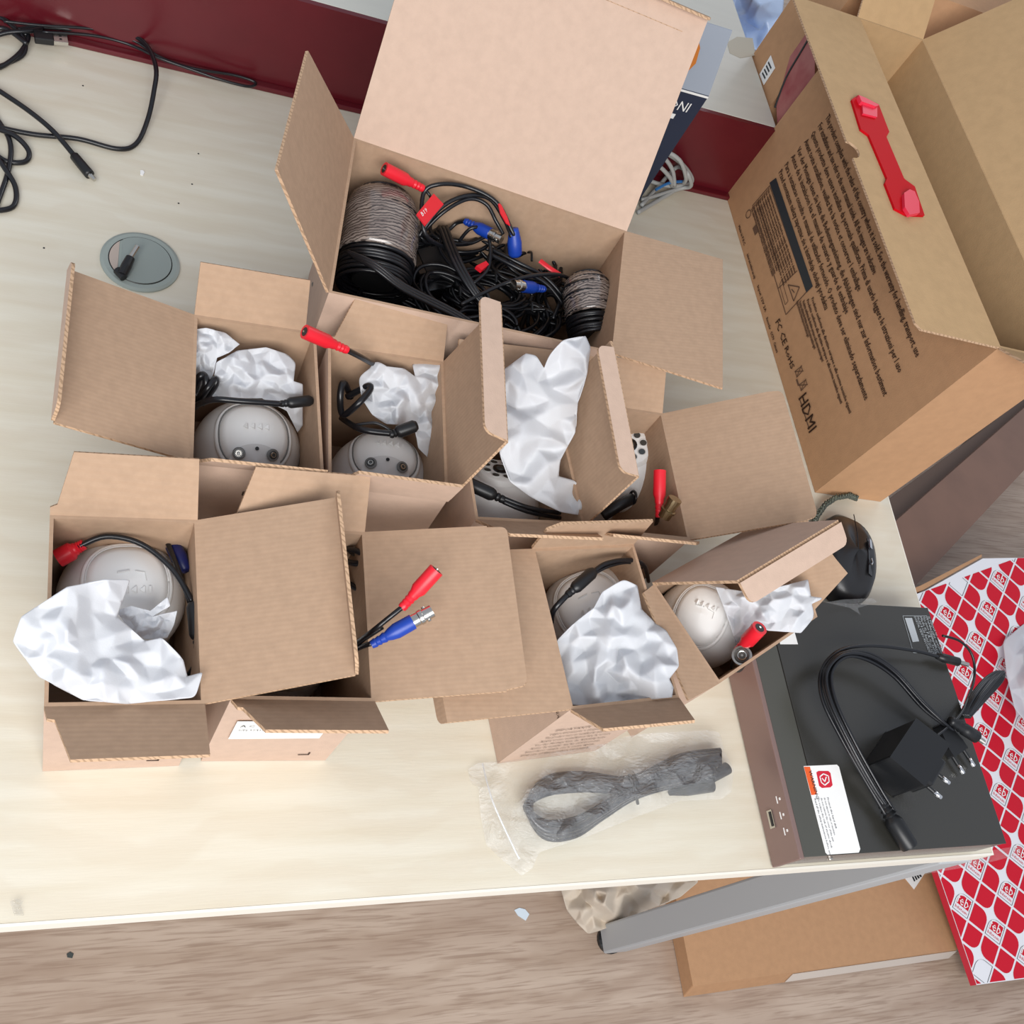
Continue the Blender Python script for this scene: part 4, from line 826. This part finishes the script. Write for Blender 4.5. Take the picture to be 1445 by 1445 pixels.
# navy printed box on the desk behind the raised lid
NAVY=mat('navy_print',(34,44,66),.45); GREYI=mat('grey_card',(150,158,170),.6)
nb=root('printed_box',(.53,.88,0),'navy printed product box with grey top flap standing behind the raised lid','box')
yF=.865
def nf(px,py,yy=yF): return onpl(px,py,(0,yy,0),V((0,1,0)))
tr=nf(1000,136); br=nf(972,205)
xr=tr.x; zt=tr.z
b=MB(); b.box((xr-.05,yF+.022,zt/2+.0005),(.05,0,0),(0,.022,0),(0,0,zt/2)); b.build('body',NAVY,nb)
b=MB(); b.prism([V((xr-.1,yF,zt)),V((xr,yF,zt)),V((xr-.004,yF+.025,zt+.062)),V((xr-.1,yF+.025,zt+.062))],(0,.0012,0)); fl_=b.build('top_flap',GREYI,nb)
b=MB(); c_=V((xr-.036,yF+.0125-.0014,zt+.03)); b.add([c_+V((x,y*.4,y)) for x,y in[(0,-.014),(.006,-.004),(.004,.010),(.0,.015),(-.005,.006),(-.006,-.006)]],[(0,1,2,3,4,5)]); b.build('flame_picture',mat('amber_print',(190,110,30),.5),fl_,solid=.0004)
b=MB(); b.box((xr-.05,yF-.0003,zt-.0015),(.05,0,0),(0,.0003,0),(0,0,.0012)); b.box((xr-.045,yF-.0003,.022),(.036,0,0),(0,.0003,0),(0,0,.006)); b.box((xr-.045,yF-.0003,zt-.034),(.022,0,0),(0,.0003,0),(0,0,.003)); put_text(b,'TELEFONI',.017,(xr-.075,yF-.0005,zt-.025),(1,0,0),(0,0,1),fit=.062); b.build('white_print',PAPER,nb)
# second carton behind the tall one (taped, with pink pattern and barcode label)
yb=.945
b0=root('taped_carton',(.80,.99,-.74),'brown taped carton with pink printed pattern and barcode label behind the tall carton','box')
YT=(onpl(1062,72,(.7275,0,0),V((1,0,0))).y+onpl(1115,5,(.7275,0,0),V((1,0,0))).y)/2
b=MB(); b.box((.86,(.965+YT)/2,-.225),(.132,0,0),(0,(YT-.965)/2,0),(0,0,.514)); 
b.build('body',K_OR,b0)
def bp2(x,y): return onpl(x,y,(.7275,0,0),V((1,0,0)))
b=MB(); q=[bp2(1098,188),bp2(1120,168),bp2(1150,110),bp2(1150,30),bp2(1115,80),bp2(1096,150)]; b.prism(q,(-.0004,0,0)); pp=b.build('pink_pattern',mat('pink_print',(172,104,100),.5,rgb2=(150,60,66),nscale=35),b0)
b=MB(); b.tube([bp2(1094,152),bp2(1110,110),bp2(1130,75),bp2(1152,38)],.0018,5,sub=3); b.build('torn_edge',BLK,b0)
b=MB(); b.prism([bp2(x,y) for x,y in [(1072,105),(1088,78),(1094,96),(1078,120)]],(-.0005,0,0)); lb=b.build('barcode_label',PAPER,b0)
b=MB()
for k in range(4):
    q0=bp2(1076,104).lerp(bp2(1086,86),k/3.6)-V((.0008,0,0)); q1=bp2(1080,112).lerp(bp2(1090,95),k/3.6)-V((.0008,0,0)); d_=(bp2(1086,86)-bp2(1076,104))*.12
    b.prism([q0,q1,q1+d_,q0+d_],(-.0002,0,0))
b.build('barcode',INKB,lb)
# blue plastic bag
crumple('plastic_bag',[(1030,-40,-.05),(1110,-40,-.05),(1104,20,-.05),(1085,45,-.05),(1068,72,-.05),(1040,60,-.06),(1030,10,-.05)],[(1070,0,.0)],'light blue plastic bag beyond the right end of the raised desk','bag',m=mat('blue_bag_film',(196,218,250),.3,spec=.6),amp=.012,lam=60,step=6,seed=40,thick=.001)
# brown glossy boards on the floor at right
z_=-.60
BG=mat('brown_taped_board',(132,98,80),.24,spec=.6,noise_=.15,nscale=12); BD=mat('brown_dark_board',(92,70,56),.4)
def fboard(name,px,zt_,th,m,label,cat='box'):
    P_=[at(x,y,zt_) for x,y in px]; b=MB(); b.prism(P_,(0,0,-th)); o=b.build(name,m,None,bevel=.003); tag(o,label,cat); return o
fboard('taped_box',[(1270,730),(1480,545),(1500,605),(1296,822),(1180,940),(1160,830)],-.60,.139,BG,'long brown carton sealed with glossy tape on the floor beyond the right desk edge')
fboard('dark_panel',[(1240,715),(1400,598),(1500,500),(1500,532),(1272,728),(1150,835)],-.63,.109,BD,'dark brown panel lying behind the glossy taped carton on the floor')
# ---------------------------------------------------------------- red patterned parcel
ZP=-.690
PN=V((0,-.26,1)).normalized()
def ap(x,y,d=0): return onpl(x,y,(0,0,ZP),PN)+PN*d
par=root('patterned_parcel',at(1380,1380,-.739),'large red and white patterned parcel on the floor at the lower right','parcel')
L0=ap(1378,1392); 
poly=[ap(1378,1390),ap(1560,1366),ap(1560,790),ap(1445,787),ap(1387,788),ap(1305,834),ap(1200,872)]
b=MB(); b.prism(poly,(0,0,-.014),0,1,0); b.build('wrapping',[mat('parcel_white',(236,236,240),.35,spec=.5),mat('parcel_side_red',(205,40,62),.4)],par)
b=MB(); b.prism([ap(1386,786,-.001),ap(1304,832,-.001),ap(1200,870,-.001),ap(1200,866,-.001),ap(1300,826,-.001),ap(1386,782,-.001)],(0,0,-.02)); b.build('card_edge',K_OR,par)
def clip(poly_,cl):
    out=poly_; n=len(cl); ar=sum(cl[i].x*cl[(i+1)%n].y-cl[(i+1)%n].x*cl[i].y for i in range(n)); sg=1 if ar>0 else -1
    for i in range(n):
        a,e=cl[i],cl[(i+1)%n]; inp=out; out=[]
        if not inp: return []
        sd=lambda p:sg*((e.x-a.x)*(p.y-a.y)-(e.y-a.y)*(p.x-a.x))
        for j in range(len(inp)):
            p,q=inp[j],inp[(j+1)%len(inp)]; sp_,sq=sd(p),sd(q)
            if sp_>=0: out.append(p)
            if (sp_>=0)!=(sq>=0): out.append(p.lerp(q,sp_/(sp_-sq)))
    return out
zc=V((0,0,.0006)); p00=ap(1404,1312.5)   # a logo cell centre
va=ap(1404+22.5,1312.5+18)-p00; vb=ap(1404+8.8,1312.5-27.5)-p00
red=MB(); ink=MB(); redl=MB()
ins=[(p+(sum(poly,V())/len(poly)-p)*.003) for p in poly]
fv,ff=text_mesh('febi',1.0); bv,bf=text_mesh('bilstein',1.0)
fw=max(v.x for v in fv); bw_=max(v.x for v in bv)
for i in range(-24,26):
    for j in range(-30,40):
        c_=p00+va*i+vb*j
        if not(1.2<c_.x<2.6 and -.2<c_.y<1.1): continue
        logo=(i%2==0 and j%2==0)
        # block centre node is to the upper left of a logo cell: corner (-1,+1) for logo
        cx=-1 if i%2==0 else 1; cy=1 if j%2==0 else -1
        s=.445; pts=[]
        for qx,qy in ((1,1),(-1,1),(-1,-1),(1,-1)):
            if (qx,qy)==(cx,cy):
                r=.44; st={(1,1):0,(-1,1):90,(-1,-1):180,(1,-1):270}[(qx,qy)]
                for k in range(6):
                    t=math.radians(st+90*k/5); pts.append((qx*(s-r)+r*math.cos(t),qy*(s-r)+r*math.sin(t)))
            else: pts.append((qx*s,qy*s))
        if not logo:
            P_=clip([c_+va*a+vb*e for a,e in pts],ins)
            if len(P_)>2: red.add([p+zc for p in P_],[tuple(range(len(P_)))])
        else:
            full=[c_+va*a+vb*e for a,e in pts]; P_=clip(full,ins)
            if len(P_)<3: continue
            ok=all(len(clip([f_,f_+va*.01,f_+vb*.01],ins))==3 for f_ in full)
            for k in range(len(pts)):
                a_,e_=full[k],full[(k+1)%len(full)]; seg_=clip([a_+V((.0006,0,0)),a_-V((.0006,0,0)),e_-V((.0006,0,0)),e_+V((.0006,0,0))],ins)
                if len(seg_)>2: ink.add([p+zc for p in seg_],[tuple(range(len(seg_)))])
            if ok:
                # red logo field with white letters, small line below
                fld=[(a*.92,e*.92) for a,e in pts if e>-.2]+[(.386,-.16),(-.386,-.16)]
                redl.add([c_+va*a+vb*e+zc*.9 for a,e in [(-.3,-.12),(.386,-.12),(.386,.36),(-.08,.36),(-.26,.28),(-.34,.1),(-.34,-.12)]],[tuple(range(7))],0)
                redl.add([c_+va*(-.38+v.x/fw*.80)+vb*(-.09+v.y*.66)+zc*1.4 for v in fv],ff,1)
                redl.add([c_+va*(-.37+v.x/bw_*.72)+vb*(-.34+v.y*.2)+zc*1.2 for v in bv],bf,0)
RP=mat('parcel_red_print',(208,14,42),.4,spec=.3)
red.build('red_pattern',RP,par); ink=ink.build('logo_outline',INKB,par); redl.build('logo_print',[RP,PAPER],par); ink['kind']='stuff'
# white foam on the parcel
crumple('foam_block',[(1415,905,-.535),(1445,880,-.535),(1520,850,-.535),(1520,1080,-.535),(1450,1022,-.535),(1432,1000,-.535),(1420,950,-.535)],[(1470,950,-.49)],'white foam piece resting on the red patterned parcel at the right edge','packaging',seed=50,amp=.01,lam=60,step=8)
# plastic wrap flap between desk edge and parcel
crumple('clear_wrap',[(1290,1236,-.60),(1350,1226,-.58),(1400,1216,-.56),(1438,1206,-.56),(1445,1192,-.56),(1400,1200,-.56),(1330,1214,-.58)],[],'strip of clear plastic wrap under the front desk corner','packaging',m=CLEAR,amp=.006,lam=40,step=6,seed=52,thick=.0003)
# flat brown box on the floor under the desk
z1=-.706
fb=root('flat_carton',at(1150,1300,-.739),'flat closed brown carton lying on the floor under the desk corner','box')
fp_=[at(978,1392,z1),at(1352,1339,z1),at(1352,1339,z1)+V((0,.42,0)),at(978,1392,z1)+V((-.005,.42,0))]
b=MB(); b.prism(fp_,(0,-.012,-.032)); b.build('body',K_OR,fb,bevel=.002)
b=MB(); n_=V((0,-1,0)); b.prism([fp_[0].lerp(fp_[1],.35)+V((.0,-.0022,-.004)),fp_[1]+V((0,-.0022,-.004)),fp_[1]+V((0,-.0112,-.028)),fp_[0].lerp(fp_[1],.35)+V((0,-.0112,-.028))],(0,-.0008,.0003)); b.build('tape',mat('pale_lit_edge',(215,205,195),.3),fb)  # pale strip: light on the carton's front face painted in, no real tape
b=MB(); b.prism([at(x,y,z1+.0008) for x,y in [(1276,1238),(1290,1255),(1308,1228),(1295,1222)]],(0,0,-.0006)); lb=b.build('label_corner',PAPER,fb)
b=MB()
for k in range(4): b.prism([at(1284+k*4,1234+k*1-3,z1+.0012),at(1286+k*4,1234-3,z1+.0012),at(1292+k*3,1246-k*2-3,z1+.0012),at(1290+k*3,1247-k*2-3,z1+.0012)],(0,0,-.0002))
b.build('label_print',INKB,lb)
crumple('crumpled_paper',[(790,1250,-.70),(800,1285,-.70),(812,1300,-.71),(830,1318,-.72),(850,1312,-.71),(900,1290,-.70),(960,1266,-.69),(985,1245,-.68),(980,1215,-.68),(880,1215,-.67),(800,1225,-.68)],[(850,1270,-.64),(900,1255,-.64),(830,1290,-.67)],'crumpled pale packing paper on the floor behind the grey desk leg','paper',m=mat('packing_paper',(205,192,175),.8),amp=.022,lam=48,step=8,seed=61,thick=.001)
# litter
def chip(px,z,m,label,seed=0,th=.0012):
    b=MB(); b.prism([at(x,y,z+th) for x,y in px],(0,0,-th*.9)); o=b.build('scrap',m); tag(o,label,'scrap'); return o
chip([(726,1284),(733,1281),(741,1283),(747,1290),(742,1299),(731,1292)],-.74,mat('pale_blue_scrap',(215,228,238),.5),'pale bluish paper scrap on the wooden floor below the zip bag')
chip([(94,1346),(99,1343),(104,1346),(102,1352),(95,1351)],-.74,mat('dark_scrap',(60,66,64),.6),'tiny dark chip on the wooden floor at lower left')
chip([(198,240),(202,240),(204,243),(202,247),(198,246)],0,PAPER,'tiny white chip on the desk above the grommet')
crumple('tape_scrap',[(14,1272,.003),(24,1268,.004),(33,1272,.003),(30,1278,.002),(34,1292,.001),(20,1292,.001)],[],'clear curl of tape on the desk near the lower left corner','scrap',m=CLEAR,amp=.003,lam=12,step=4,seed=70,thick=.0003)
b=MB(); q=at(996,66,.11); b.sphere(q,.004,12,8); o=b.build('bead',METAL,smooth=True); tag(o,'small shiny metal bead on the raised desk beside the lid corner','bead')
for i,(x,y) in enumerate([(271,260),(252,287),(62,350),(117,121),(280,217)]):
    b=MB(); q=at(x,y,0); b.lathe(q+V((0,0,.0001)),q+V((0,0,.0004)),[(0,.0009),(1,.0007)],8); b.build('speck',BLK,desk)
